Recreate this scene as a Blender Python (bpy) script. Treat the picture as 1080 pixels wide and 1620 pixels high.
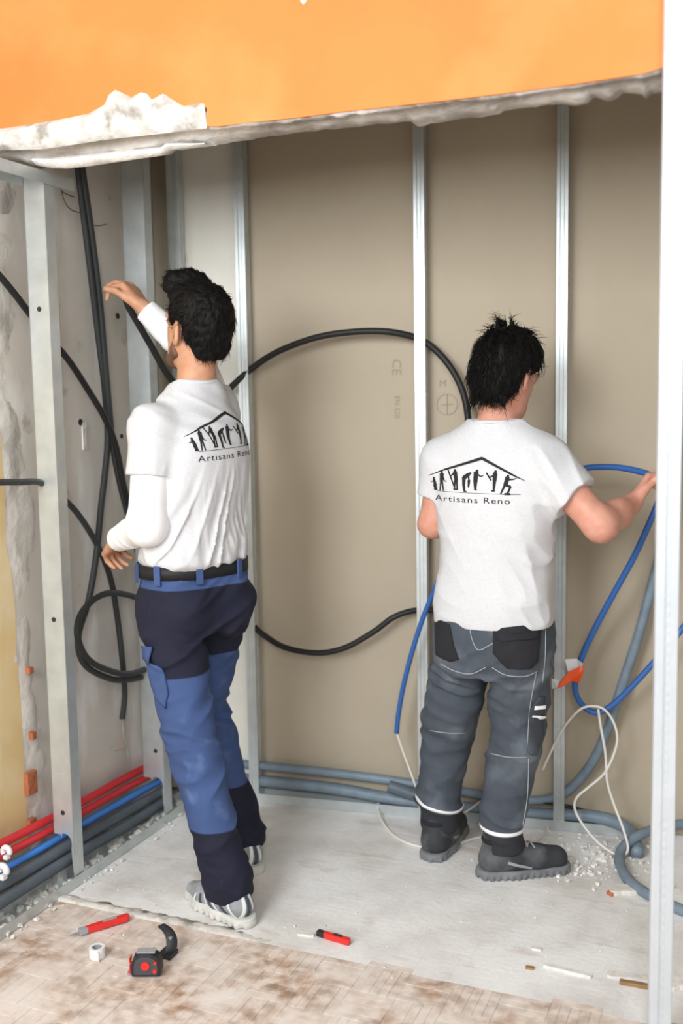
import bpy, bmesh, math, random
import numpy as np
from mathutils import Vector, Matrix
from mathutils.bvhtree import BVHTree

for o in list(bpy.data.objects):
    bpy.data.objects.remove(o, do_unlink=True)
S = bpy.context.scene
COL = S.collection
random.seed(7)
RNG = np.random.default_rng(7)

# ------------------------------------------------------------------ camera
FPX, YAW, PITCH, ROLL, EYE = 1650.0, math.radians(22.9), math.radians(6.15), math.radians(.95), 1.47
_cy, _sy, _cp, _sp, _cr, _sr = math.cos(YAW), math.sin(YAW), math.cos(PITCH), math.sin(PITCH), math.cos(ROLL), math.sin(ROLL)
_fwd = np.array([-_sy*_cp, _cy*_cp, -_sp]); _rt = np.array([_cy, _sy, 0.]); _dn = np.cross(_fwd, _rt)
RC = np.array([_cr*_rt + _sr*_dn, -_sr*_rt + _cr*_dn, _fwd])
CAMP = np.array([0., 0., EYE])
cam = bpy.data.cameras.new('camera'); camo = bpy.data.objects.new('camera', cam); COL.objects.link(camo)
cam.sensor_fit = 'VERTICAL'; cam.sensor_height = 36; cam.sensor_width = 24; cam.lens = FPX/1620*36
cam.clip_start = .02
M = Matrix.Identity(4)
for i in range(3):
    M[i][0], M[i][1], M[i][2], M[i][3] = RC[0][i], -RC[1][i], -RC[2][i], CAMP[i]
camo.matrix_world = M
cam.dof.use_dof = True; cam.dof.focus_distance = 3.0; cam.dof.aperture_fstop = 1.5
S.camera = camo

# ------------------------------------------------------------------ light
w = bpy.data.worlds.new('world'); S.world = w; w.use_nodes = True
w.node_tree.nodes['Background'].inputs[0].default_value = (.90, .95, 1, 1)
w.node_tree.nodes['Background'].inputs[1].default_value = .55
def area(name, loc, target, sx, sy, power, col=(1, 1, 1)):
    l = bpy.data.lights.new(name, 'AREA'); l.shape = 'RECTANGLE'; l.size = sx; l.size_y = sy; l.energy = power; l.color = col
    o = bpy.data.objects.new(name, l); COL.objects.link(o); o.location = loc
    o.rotation_euler = (Vector(target) - Vector(loc)).to_track_quat('-Z', 'Y').to_euler(); return o
area('window_daylight', (-1.42, -1.18, 2.45), (-1.42, 5, 1.90), 1.15, 1.7, 92, (.92, .96, 1))
area('window_daylight', (.55, -1.18, 2.45), (.55, 5, 1.90), .7, 1.7, 44, (.92, .96, 1))
area('window_daylight', (-2.09, .05, 2.35), (5, .9, 1.3), 1.5, 1.7, 24, (.92, .96, 1))
S.view_settings.view_transform = 'Standard'; S.view_settings.look = 'None'
S.view_settings.exposure = .50; S.view_settings.gamma = 1; S.view_settings.use_curve_mapping = False

# ------------------------------------------------------------------ pixel -> point helpers
def ray(px, py): return RC.T @ np.array([(px-540)/FPX, (py-810)/FPX, 1.])
def at_y(px, py, y): d = ray(px, py); return CAMP + d*(y/d[1])
def at_x(px, py, x): d = ray(px, py); return CAMP + d*(x/d[0])
def at_z(px, py, z=0.): d = ray(px, py); return CAMP + d*((z-EYE)/d[2])
BK = .127; BA = math.atan(BK)                                   # the rear lining is a little out of square
def y_back(x): return 3.285 + BK*(x+1.738)                      # front lip of the rear floor track
def at_b(px, py, off=0.):                                       # on a plane parallel to the rear lining
    d = ray(px, py); y0 = y_back(0)+off
    return CAMP + d*(y0/(d[1]-BK*d[0]))
NB = np.array([math.sin(BA), -math.cos(BA), 0.])                # rear lining normal, to the camera
UB = np.array([math.cos(BA), math.sin(BA), 0.])

# ------------------------------------------------------------------ objects
def link(name, me, mats=None, parent=None, loc=None):
    o = bpy.data.objects.new(name, me); COL.objects.link(o)
    if mats is not None:
        for m in (mats if isinstance(mats, (list, tuple)) else [mats]): me.materials.append(m)
    if parent is not None: o.parent = parent
    if loc is not None: o.location = loc
    return o
def tag(o, label=None, cat=None, group=None, kind=None):
    if label: o['label'] = label
    if cat: o['category'] = cat
    if group: o['group'] = group
    if kind: o['kind'] = kind
    return o
def pyd(name, v, f, mat=None, parent=None, smooth=False, base=None):
    v = np.asarray(v, float)
    if base is not None: v = v - np.asarray(base)
    me = bpy.data.meshes.new(name); me.from_pydata([tuple(p) for p in v], [], [tuple(int(i) for i in q) for q in f]); me.update()
    if smooth: me.shade_smooth()
    return link(name, me, mat, parent)
def bm_obj(name, bm, mat=None, parent=None, smooth=False, base=None):
    if base is not None: bmesh.ops.translate(bm, verts=bm.verts, vec=-Vector(base))
    me = bpy.data.meshes.new(name); bm.to_mesh(me); bm.free()
    if smooth: me.shade_smooth()
    return link(name, me, mat, parent)
def empty(name, loc=(0, 0, 0)):
    o = bpy.data.objects.new(name, None); COL.objects.link(o); o.location = loc; o.empty_display_size = .05; return o
class MB:                                                       # collects shapes for one mesh
    def __init__(s): s.v = []; s.f = []
    def add(s, v, f):
        n = len(s.v); s.v += [tuple(p) for p in v]; s.f += [tuple(i+n for i in q) for q in f]; return s
    def box(s, c, h, ax=None):
        c = np.asarray(c, float); ax = np.eye(3) if ax is None else np.asarray(ax, float)
        v = [c + ax[0]*h[0]*a + ax[1]*h[1]*b + ax[2]*h[2]*d for a in (-1, 1) for b in (-1, 1) for d in (-1, 1)]
        return s.add(v, [(0, 1, 3, 2), (4, 6, 7, 5), (0, 4, 5, 1), (2, 3, 7, 6), (0, 2, 6, 4), (1, 5, 7, 3)])
    def prism(s, pts, d):                                       # planar polygon pts (3d) pushed along d
        pts = [np.asarray(p, float) for p in pts]; d = np.asarray(d, float); n = len(pts)
        f = [tuple(range(n))[::-1], tuple(range(n, 2*n))] + [(i, (i+1) % n, n+(i+1) % n, n+i) for i in range(n)]
        return s.add(pts + [p+d for p in pts], f)
    def build(s, name, mat, parent=None, smooth=False, base=None, bevel=0):
        o = pyd(name, s.v, s.f, mat, parent, smooth, base)
        bm = bmesh.new(); bm.from_mesh(o.data); bmesh.ops.recalc_face_normals(bm, faces=bm.faces)
        if bevel: bmesh.ops.bevel(bm, geom=bm.edges, offset=bevel, segments=2, affect='EDGES', profile=.6)
        bm.to_mesh(o.data); bm.free(); return o
def spline(pts, n=12):
    p = [np.asarray(q, float) for q in pts]; p = [2*p[0]-p[1]] + p + [2*p[-1]-p[-2]]; out = []
    for i in range(1, len(p)-2):
        for k in range(n):
            t = k/n; a, b, c, d = p[i-1:i+3]
            out.append(.5*((2*b)+(-a+c)*t+(2*a-5*b+4*c-d)*t*t+(-a+3*b-3*c+d)*t**3))
    return np.array(out + [p[-2]])
def tube_mesh(path, r, seg=10, ribs=None):
    path = np.asarray(path); n = len(path); r = np.broadcast_to(r, (n,)).astype(float)
    T = np.gradient(path, axis=0); T /= np.linalg.norm(T, axis=1)[:, None]+1e-12
    u = np.cross(T[0], [0, 0, 1.]); 
    if np.linalg.norm(u) < .1: u = np.cross(T[0], [0, 1., 0])
    u /= np.linalg.norm(u); v = []; f = []
    for i in range(n):
        u = u - T[i]*np.dot(u, T[i]); u /= np.linalg.norm(u); b = np.cross(T[i], u)
        for k in range(seg):
            a = 2*math.pi*k/seg; v.append(path[i] + r[i]*(math.cos(a)*u + math.sin(a)*b))
    for i in range(n-1):
        for k in range(seg):
            k2 = (k+1) % seg; f.append((i*seg+k, i*seg+k2, (i+1)*seg+k2, (i+1)*seg+k))
    f.append(tuple(range(seg))[::-1]); f.append(tuple((n-1)*seg+k for k in range(seg)))
    return v, f
def tube(name, pts, r, mat, parent=None, n=10, seg=10, base=None):
    v, f = tube_mesh(spline(pts, n), r, seg); return pyd(name, v, f, mat, parent, True, base)
def ribbed(name, pts, r, mat, parent=None, pitch=.005, seg=10):          # corrugated conduit
    p = spline(pts, 24); L = np.r_[0, np.cumsum(np.linalg.norm(np.diff(p, axis=0), axis=1))]
    n = int(L[-1]/pitch*2); s = np.linspace(0, L[-1], n); q = np.stack([np.interp(s, L, p[:, k]) for k in range(3)], 1)
    rr = r*np.where(np.arange(n) % 2 == 0, 1.0, .93); v, f = tube_mesh(q, rr, seg); return pyd(name, v, f, mat, parent, True)

# ------------------------------------------------------------------ materials
def mat(name, col, rough=.6, metal=0., var=0., vscale=8., col2=None, bump=0., bscale=60., stretch=None, spec=.4, islands=0, objrand=0, detail=4, world=False):
    m = bpy.data.materials.new(name); m.use_nodes = True; nt = m.node_tree; b = nt.nodes['Principled BSDF']
    b.inputs['Roughness'].default_value = rough; b.inputs['Metallic'].default_value = metal
    b.inputs['Specular IOR Level'].default_value = spec
    c4 = (*col, 1); b.inputs['Base Color'].default_value = c4
    L = nt.links.new; N = nt.nodes.new
    tc = N('ShaderNodeNewGeometry' if world else 'ShaderNodeTexCoord'); mp = N('ShaderNodeMapping'); L(tc.outputs['Position' if world else 'Object'], mp.inputs[0])
    if stretch: mp.inputs['Scale'].default_value = stretch
    out = None
    if var or col2:
        nz = N('ShaderNodeTexNoise'); nz.inputs['Scale'].default_value = vscale; nz.inputs['Detail'].default_value = detail
        L(mp.outputs[0], nz.inputs['Vector']); rp = N('ShaderNodeValToRGB'); L(nz.outputs[0], rp.inputs[0])
        c2 = col2 or tuple(min(1, c*(1-var)) for c in col)
        rp.color_ramp.elements[0].position = .35; rp.color_ramp.elements[1].position = .65
        rp.color_ramp.elements[0].color = (*c2, 1); rp.color_ramp.elements[1].color = c4; out = rp.outputs[0]
    if islands or objrand:
        g = N('ShaderNodeNewGeometry') if islands else N('ShaderNodeObjectInfo')
        hs = N('ShaderNodeHueSaturation'); ma = N('ShaderNodeMapRange'); k = islands or objrand
        ma.inputs['To Min'].default_value = 1-k; ma.inputs['To Max'].default_value = 1+k
        L(g.outputs['Random Per Island' if islands else 'Random'], ma.inputs['Value']); L(ma.outputs[0], hs.inputs['Value'])
        if out: L(out, hs.inputs['Color'])
        else: hs.inputs['Color'].default_value = c4
        out = hs.outputs[0]
    if out: L(out, b.inputs['Base Color'])
    if bump:
        bz = N('ShaderNodeTexNoise'); bz.inputs['Scale'].default_value = bscale; bz.inputs['Detail'].default_value = 5
        L(mp.outputs[0], bz.inputs['Vector']); bp = N('ShaderNodeBump'); bp.inputs['Strength'].default_value = bump
        bp.inputs['Distance'].default_value = .01; L(bz.outputs[0], bp.inputs['Height']); L(bp.outputs[0], b.inputs['Normal'])
    return m
def add_layer(m, col, scale, lo, hi, stretch=None, detail=6, world=False, loc=None):              # a second colour laid over by noise (stains, dust)
    nt = m.node_tree; L = nt.links.new; N = nt.nodes.new; b = nt.nodes['Principled BSDF']; ip = b.inputs['Base Color']
    tc = N('ShaderNodeNewGeometry' if world else 'ShaderNodeTexCoord'); mp = N('ShaderNodeMapping'); L(tc.outputs['Position' if world else 'Object'], mp.inputs[0])
    if stretch: mp.inputs['Scale'].default_value = stretch
    mp.inputs['Location'].default_value = loc or (random.random()*9, random.random()*9, random.random()*9)
    nz = N('ShaderNodeTexNoise'); nz.inputs['Scale'].default_value = scale; nz.inputs['Detail'].default_value = detail
    L(mp.outputs[0], nz.inputs['Vector']); mr = N('ShaderNodeMapRange'); mr.inputs['From Min'].default_value = lo; mr.inputs['From Max'].default_value = hi
    L(nz.outputs[0], mr.inputs['Value']); mx = N('ShaderNodeMix'); mx.data_type = 'RGBA'; L(mr.outputs[0], mx.inputs['Factor'])
    if ip.links: L(ip.links[0].from_socket, mx.inputs['A'])
    else: mx.inputs['A'].default_value = ip.default_value
    mx.inputs['B'].default_value = (*col, 1); L(mx.outputs['Result'], ip); return m
def add_zone(m, attr, col, width=.002):                                    # a second cloth, where a mesh attribute is positive
    nt = m.node_tree; L = nt.links.new; N = nt.nodes.new; b = nt.nodes['Principled BSDF']; ip = b.inputs['Base Color']
    at = N('ShaderNodeAttribute'); at.attribute_name = attr; mr = N('ShaderNodeMapRange')
    mr.inputs['From Min'].default_value = -width; mr.inputs['From Max'].default_value = width; L(at.outputs['Fac'], mr.inputs['Value'])
    mx = N('ShaderNodeMix'); mx.data_type = 'RGBA'; L(mr.outputs[0], mx.inputs['Factor'])
    if ip.links: L(ip.links[0].from_socket, mx.inputs['A'])
    else: mx.inputs['A'].default_value = ip.default_value
    mx.inputs['B'].default_value = (*col, 1); L(mx.outputs['Result'], ip); return m

MT = {}
MT['galv'] = mat('galvanized_steel', (.66, .71, .71), .38, .55, var=.14, vscale=14, bump=.03, bscale=30)
MT['galv_white'] = mat('bright_galvanized_steel', (.66, .71, .75), .42, .35, var=.05, vscale=14)
MT['hole_shade'] = mat('painted_hole_shade', (.03, .03, .03), .8)  # near black, painted in place of the shade inside holes
MT['gyps'] = mat('gypsum_board_paper', (.475, .405, .305), .85, var=.05, vscale=3, bump=.04, bscale=90)
MT['print'] = mat('board_print', (.34, .285, .21), .9)
MT['creamwall'] = add_layer(mat('old_cream_plaster', (.86, .83, .74), .9, var=.08, vscale=7, bump=.25, bscale=14), (.50, .36, .18), 5, .66, .78)
MT['orange'] = add_layer(mat('orange_paint', (.70, .225, .052), .75, var=.10, vscale=3.5, bump=.12, bscale=9), (.78, .30, .095), 3, .45, .75)
MT['yellow'] = add_layer(mat('old_yellow_paint', (.80, .60, .30), .8, var=.06, vscale=5, bump=.1, bscale=12), (.85, .72, .47), 4, .42, .65)
MT['plaster'] = add_layer(mat('broken_white_plaster', (.70, .675, .63), .95, var=.16, vscale=16, bump=.8, bscale=34), (.33, .31, .28), 13, .54, .66)
MT['mortar'] = add_layer(mat('grey_mortar', (.50, .46, .42), .95, var=.25, vscale=26, bump=.7, bscale=45), (.80, .77, .73), 9, .45, .62, (.35, 1, 1))
MT['leftwall'] = add_layer(add_layer(mat('grey_skim_plaster', (.70, .65, .58), .9, var=.10, vscale=4, bump=.12, bscale=12), (.85, .83, .79), 3.2, .52, .66, (1, 2.2, .6)), (.44, .39, .32), 11, .64, .75)
MT['jamb'] = add_layer(mat('jamb_plaster', (.80, .77, .71), .95, var=.12, vscale=9, bump=.5, bscale=30), (.40, .38, .35), 5, .54, .66, (1, 1.6, .5))
MT['brick'] = mat('red_brick', (.52, .17, .08), .9, var=.3, vscale=30, bump=.4, bscale=60)
MT['ceil'] = mat('ceiling_paint', (.36, .34, .31), .9)
MT['niche_dimmer'] = mat('niche_dimmer_brown', (.20, .15, .10), .95, var=.3, vscale=9)  # dark brown, for the added panel that dims the niche top
for nm_, kw_ in (('plank', dict(objrand=.16)), ('plank_i', dict(islands=.16))):
    m_ = mat('dusty_parquet', (.50, .34, .24), .7, var=.3, vscale=22, bump=.15, bscale=70, world=True, **kw_)
    add_layer(m_, (.74, .63, .55), 26, .40, .62, (1, 1, 1), world=True, loc=(3, 1, 2))
    MT[nm_] = add_layer(m_, (.80, .74, .69), 5, .38, .68, world=True, loc=(5, 2, 7))
MT['plank_w'] = add_layer(mat('parquet_under_dust', (.70, .68, .645), .85, var=.10, vscale=14, islands=.035, bump=.2, bscale=60), (.86, .86, .85), 4, .32, .58)
add_layer(MT['plank_w'], (.60, .53, .47), 6, .60, .80, (1, 2.2, 1))
MT['sub'] = mat('subfloor', (.58, .50, .43), .9, var=.3, vscale=20)
MT['crumb'] = mat('plaster_crumb', (.84, .81, .76), .95, var=.2, vscale=40, bump=.4, bscale=80)
MT['black'] = mat('black_conduit', (.018, .018, .018), .5, spec=.35)
MT['anthracite'] = mat('anthracite_conduit', (.045, .05, .05), .5, spec=.35)
MT['blue'] = mat('blue_conduit', (.035, .13, .40), .45, spec=.4)
MT['bluegrey'] = mat('blue_grey_conduit', (.22, .285, .345), .45, var=.2, vscale=20, spec=.4)
MT['greyp'] = mat('grey_pipe', (.13, .16, .19), .5, var=.15, vscale=9, spec=.4)
MT['red'] = mat('red_sheath', (.72, .035, .045), .45, spec=.4)
MT['bluep'] = mat('bright_blue_sheath', (.07, .27, .80), .45, spec=.4)
MT['wirew'] = mat('white_wire', (.80, .77, .70), .5)
MT['wired'] = mat('dark_wire', (.10, .09, .08), .6)
MT['wireo'] = mat('orange_wire', (.72, .28, .16), .6)
MT['wirec'] = mat('pale_blue_wire', (.45, .66, .75), .6)
MT['whitepl'] = mat('white_plastic', (.86, .86, .86), .45)
MT['orangetape'] = mat('orange_tape', (.95, .13, .03), .55)
MT['redpl'] = mat('red_plastic', (.78, .035, .03), .4)
MT['blackpl'] = mat('black_plastic', (.025, .025, .03), .5)
MT['greypl'] = mat('grey_plastic', (.35, .36, .38), .45)
MT['steel'] = mat('steel_blade', (.55, .56, .58), .35, .8)
MT['wood'] = mat('raw_wood', (.36, .22, .10), .8, var=.3, vscale=30)
exec_later = []

# ================================================================== THE PLACE
ZC = 3.4
XL = -2.12
def struct(o): o['kind'] = 'structure'; return o

def vnoise(P):
    i = np.floor(P); f = P-i; f = f*f*(3-2*f); r = 0
    def h(a): 
        s = np.sin(a[:, 0]*127.1+a[:, 1]*311.7+a[:, 2]*74.7)*43758.5453; return s-np.floor(s)
    for a in (0, 1):
        for b in (0, 1):
            for c in (0, 1):
                r = r + h(i+np.array([a, b, c]))*(f[:, 0] if a else 1-f[:, 0])*(f[:, 1] if b else 1-f[:, 1])*(f[:, 2] if c else 1-f[:, 2])
    return r
def fnoise(P, o=3): return sum(vnoise(P*2**k+k*17.3)*.5**k for k in range(o))/sum(.5**k for k in range(o))

# ---- floor: a slab, and mosaic parquet fingers laid in squares of five
fl = MB().box((-.5, 1.25, -.055), (2.0, 2.6, .04)).build('floor', MT['sub']); struct(fl)
FL, FW, GAP = .120, .024, .0005
me_pl = MB().box((0, 0, 0), (FL/2-GAP/2, FW/2-GAP/2, .0075)).build('tmp', MT['plank'], bevel=.0008)
plank_me = me_pl.data; plank_me.name = 'plank'; bpy.data.objects.remove(me_pl)
YT = 2.415                                                     # where the old wall stood
near, farm, dust = [], MB(), MB()
for ix in range(int(-2.16/FL)-1, int(1.0/FL)+1):
    for iy in range(0, int(3.5/FL)+1):
        for k in range(5):
            horiz = (ix+iy) % 2 == 0
            cx, cy = (ix+.5)*FL, (iy+.5)*FL
            if horiz: cy += (k-2)*FW
            else: cx += (k-2)*FW
            z = -.0075 + random.uniform(-.0008, .0004)
            if cx < XL+.02: continue
            if cy < YT + .09*(float(fnoise(np.array([[cx*6, 3.3, 1.7]]))[0])-.5) + .05*(float(vnoise(np.array([[cx*31, cy*31, 5.]]))[0])-.5):
                p = RC @ (np.array([cx, cy, 0]) - CAMP); u, v = 540+FPX*p[0]/p[2], 810+FPX*p[1]/p[2]
                near.append((-p[2] if (-25 < u < 1105 and v < 1660) else -99-p[2]*0-abs(v), cx, cy, z, horiz, u, v))
            elif cy < y_back(cx)+.05:
                ax = np.eye(3) if horiz else np.array([[0, 1., 0], [-1., 0, 0], [0, 0, 1]])
                dust.box((cx, cy, -.0075+(z+.0075)*.35), (FL/2-.0001, FW/2-.0001, .0075), ax)
inview = sorted([n for n in near if -25 < n[5] < 1105 and n[6] < 1660], key=lambda n: -n[6])
if len(inview) > 300: keep = inview[:300]
else: keep = inview
ks = set((n[1], n[2]) for n in keep)
for n in keep:
    o = link('plank', plank_me, None, fl); o.location = (n[1], n[2], n[3]); o.rotation_euler[2] = 0 if n[4] else math.pi/2
for n in near:
    if (n[1], n[2]) in ks: continue
    ax = np.eye(3) if n[4] else np.array([[0, 1., 0], [-1., 0, 0], [0, 0, 1]])
    farm.box((n[1], n[2], n[3]), (FL/2-GAP/2, FW/2-GAP/2, .0075), ax)
tag(farm.build('parquet', MT['plank_i'], fl), kind='stuff')
tag(dust.build('dusty_parquet', MT['plank_w'], fl), kind='stuff')

def grid_obj(name, V, mat_, parent=None, smooth=True):          # V: (rows, cols, 3)
    n, m = V.shape[:2]; f = [(i*m+j, i*m+j+1, (i+1)*m+j+1, (i+1)*m+j) for i in range(n-1) for j in range(m-1)]
    o = pyd(name, V.reshape(-1, 3), f, mat_, parent, smooth)
    return o

# ridge of plaster left on the floor along the line of the removed wall
nr = 240; xs = np.linspace(XL+.02, -1.12, nr); prof = [(-.035, -.004), (-.028, .006), (-.012, .009), (.01, .008), (.03, .003), (.045, -.004)]
V = np.zeros((len(prof), nr, 3))
for a, (dy, dz) in enumerate(prof):
    q = np.stack([xs*26, np.full(nr, a*1.7), np.zeros(nr)], 1); nz = fnoise(q); k2 = fnoise(q*2.3+5); dy *= .6
    fade = np.interp(xs, [-1.95, -1.5, -1.3, -1.12], [1, .8, .35, .0])
    V[a, :, 0] = xs; V[a, :, 1] = YT+dy*(.6+.8*nz)+(nz-.5)*.025; V[a, :, 2] = np.where(dz > 0, dz*(.3+1.3*k2)*fade-.003*(1-fade), dz)
struct(grid_obj('trim_1', V, MT['plaster'])); 

# ---- ceiling and the walls
ce = struct(MB().box((-.5, 1.25, ZC+.05), (2.0, 2.6, .05)).build('ceiling', MT['ceil']))
MB().box((-.55, 3.05, ZC-.012), (1.56, .53, .010)).build('niche_dimmer_panel', MT['niche_dimmer'], ce)  # unseen panel, added to cut the light bouncing in the niche
wlm = MB()                                                     # with a window opening beside the photographer
for y0, y1, z0, z1 in ((-1.25, -.72, 0, ZC), (-.72, .82, 0, 1.48), (-.72, .82, 3.22, ZC), (.82, 3.75, 0, ZC)): wlm.box((XL-.08, (y0+y1)/2, (z0+z1)/2), (.08, (y1-y0)/2, (z1-z0)/2))
wl = struct(wlm.build('wall_left', MT['leftwall']))
struct(MB().box((1.08, 1.25, ZC/2), (.08, 2.5, ZC/2)).build('wall_right', MT['ceil']))
# rear of the room behind the photographer, with two window openings
wr = MB(); y0 = -1.26
for x0, x1, z0, z1 in ((-2.12, -2.0, 1.6, 3.3), (-2.12, 1.0, 0, 1.6), (-2.12, 1.0, 3.3, ZC), (-.84, .18, 1.6, 3.3), (.92, 1.0, 1.6, 3.3)):
    wr.box(((x0+x1)/2, y0, (z0+z1)/2), (abs(x1-x0)/2, .06, (z1-z0)/2))
struct(wr.build('wall_rear', MT['ceil']))

# wall_back: gypsum boards behind the studs, an older cream strip beside the corner
BOFF = .062
def onb(x, z, off): return np.array([x, y_back(x)+off/math.cos(BA), z])
xcr = at_b(372, 240, BOFF)[0]
def slab_b(x0, x1, off, th, z0=0, z1=ZC):
    return MB().prism([onb(x0, z0, off), onb(x1, z0, off), onb(x1, z1, off), onb(x0, z1, off)], -NB*th)
wb = slab_b(-2.2, 1.05, BOFF+.014, .08).build('wall_back', MT['gyps']); struct(wb)
bx = [xcr+.006, at_b(888, 900, .002)[0], 1.03]
for a, b in zip(bx[:-1], bx[1:]): slab_b(a, b-.002, BOFF, .013).build('gypsum_board', MT['gyps'], wb)
slab_b(XL+.09, xcr, BOFF-.004, .017).build('cream_plaster', MT['creamwall'], wb)

# ---- the orange wall over the opening
YF = 2.40
oe = [(-60, 208), (8, 205), (60, 197), (110, 188), (140, 182), (165, 168), (172, 152), (182, 144), (195, 150), (208, 156), (222, 148), (232, 150), (240, 160), (258, 150), (270, 158), (290, 170), (322, 165), (327, 172), (326, 200), (345, 200), (400, 193), (470, 186), (540, 177), (640, 166), (720, 157), (820, 145), (900, 134), (960, 125), (1020, 116), (1045, 108), (1055, 99), (1068, 98), (1120, 92), (1400, 60)]
be = [(-60, 246), (0, 248), (40, 256), (62, 266), (105, 266), (130, 262), (160, 259), (200, 253), (258, 245), (268, 238), (330, 231), (440, 214), (540, 203), (650, 192), (660, 199), (790, 181), (798, 174), (830, 172), (850, 170), (882, 165), (915, 167), (930, 164), (940, 156), (965, 158), (975, 156), (985, 148), (1000, 149), (1015, 150), (1022, 156), (1030, 148), (1060, 145), (1120, 140), (1400, 105)]
oeW = np.array([at_y(*p, YF-.008) for p in oe]); beW = np.array([at_y(*p, YF+.10) for p in be])
lin = MB().box(((XL+1.0)/2, YF+.052, (2.2+ZC)/2+.03), ((1.0-XL)/2, .050, (ZC-2.2)/2-.03)).build('wall_front', MT['mortar']); struct(lin)
top = [(oeW[-1][0], YF-.008, ZC), (oeW[0][0], YF-.008, ZC)]
xs_o = oeW[:, 0]
ol = [np.array([max(p[0], XL+.001), YF-.008, p[2]]) for p in oeW]
ol = [p for p in ol if p[0] <= 1.0]; ol.append(np.array([1.0, YF-.008, oeW[-1][2]]))
lim = MB().prism([*ol, (1.0, YF-.008, ZC), (XL+.001, YF-.008, ZC)], (0, .012, 0)).build('orange_plaster', MT['orange'], lin)
cp = [at_y(*p, YF-.0085) for p in ((474, -6), (486, -6), (484, 3), (480, 7), (476, 3))]; MB().prism(cp, (0, -.0012, 0)).build('paint_chip', MT['crumb'], lin)
# broken underside: front arris, groove, rear arris
nc = 700; X = np.linspace(XL+.002, .98, nc)
zo = np.interp(X, oeW[:, 0], oeW[:, 2]); zb = np.interp(X, beW[:, 0], beW[:, 2])
zo2 = np.minimum(zo, np.interp(X, [-2.2, -1.36, -1.3, 1.2], [2.185, 2.17, 2.165, 2.165]))
rows = [(YF-.004, zo2+.03, 0), (YF-.006, zo2+.004, .004), (YF+.004, zo2-.004, .006), (YF+.02, zo2-.002, .006), (YF+.032, zo2+.012, .004), (YF+.05, (zo2+zb)/2, .006), (YF+.075, zb*.8+zo2*.2, .007), (YF+.10, zb, .004), (YF+.112, zb+.012, .004), (YF+.115, zb+.08, .0), (YF+.105, zb+.2, 0)]
V = np.zeros((len(rows), nc, 3))
for a, (y, z, am) in enumerate(rows):
    q = np.stack([X*34, np.full(nc, a*1.7), np.zeros(nc)], 1)
    V[a, :, 0] = X; V[a, :, 1] = y+(fnoise(q+9)-.5)*am*2; V[a, :, 2] = z+(fnoise(q)-.5)*am*2.4
grid_obj('broken_edge', V, MT['mortar'], lin)
# lump of white plaster hanging on at the left
nc, nrw = 110, 16; PX = np.linspace(-40, 327, nc); up = np.interp(PX, *zip(*oe)); lo = np.interp(PX, [-60, 0, 70, 160, 260, 327], [240, 238, 236, 222, 211, 203])
V = np.zeros((nrw, nc, 3))
for a in range(nrw):
    t = a/(nrw-1)
    for b in range(nc): V[a, b] = at_y(PX[b], up[b]*(1-t)+lo[b]*t - (2 if a == 0 else 0), YF-.008)
P_ = V.reshape(-1, 3); nz = fnoise(P_*28, 4).reshape(nrw, nc); tt = np.linspace(0, 1, nrw)[:, None]; ss = np.linspace(0, 1, nc)[None]
V[:, :, 1] -= (.004+.040*np.clip(nz-.22, 0, 1))*np.clip(tt*6, 0, 1)**.6*np.clip((1-tt)*4, 0, 1)**.7*np.clip((1-ss)*30, 0, 1)
V[:, :, 0] = np.maximum(V[:, :, 0], XL+.002)
grid_obj('plaster_lump', V, MT['plaster'], lin, True)
# hanging white lip under the left end
nc, nrw = 70, 8; PX = np.linspace(58, 330, nc); lo = np.interp(PX, [58, 80, 105, 135, 160, 258, 266, 330], [262, 266, 267, 264, 260, 246, 238, 232]); up = lo - np.interp(PX, [58, 100, 260, 330], [14, 22, 14, 5])
V = np.zeros((nrw, nc, 3))
for a in range(nrw):
    t = a/(nrw-1)
    for b in range(nc): V[a, b] = at_y(PX[b], up[b]*(1-t)+lo[b]*t, YF+.06)
nz = fnoise(V.reshape(-1, 3)*30, 3).reshape(nrw, nc); tt = np.linspace(0, 1, nrw)[:, None]
V[:, :, 1] += -.02*np.sin(tt*math.pi)*(.4+nz)
V2 = np.concatenate([V, V[::-1]+np.array([0, .045, .012])], 0)
grid_obj('plaster_lip', V2, MT['crumb'], lin, True)

# ---- left wall: yellow paint that stops, raw strip where the old wall was tied in, bricks showing
def atl(px, py, x=XL+.004): return at_x(px, py, x)
ye = [(-40, 560), (-6, 640), (2, 700), (8, 790), (9, 860), (18, 905), (24, 960), (26, 1040), (33, 1110), (36, 1180), (41, 1235), (43, 1290), (46, 1345)]
yw = [atl(*p) for p in ye]; yp = [(XL+.004, .84, 0), (XL+.004, yw[-1][1], 0)] + yw[::-1] + [(XL+.004, yw[0][1]-.06, 2.3), (XL+.004, yw[0][1]-.10, ZC), (XL+.004, .84, ZC)]
MB().prism(yp, (-.006, 0, 0)).build('yellow_paint', MT['yellow'], wl)
nz_, ny_ = 130, 12; V = np.zeros((nz_, ny_, 3)); zz = np.linspace(0, 2.2, nz_)
eyl = np.interp(zz, [p[2] for p in yw[::-1]], [p[1] for p in yw[::-1]])
for a in range(nz_):
    for b in range(ny_):
        t = b/(ny_-1); y1 = 2.56+.03*math.sin(zz[a]*7); V[a, b] = (XL, eyl[a]-.05+(y1-eyl[a]+.05)*t, zz[a])
nz = fnoise(V.reshape(-1, 3)*14, 4).reshape(nz_, ny_); tb = np.linspace(0, 1, ny_)[None]
V[:, :, 0] += -.004+np.sin(tb*math.pi)**.5*(.003+.016*np.clip(nz-.25, 0, 1)); V[:, :, 1] += (nz-.5)*.05
grid_obj('raw_plaster', V, MT['jamb'], wl)
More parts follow.
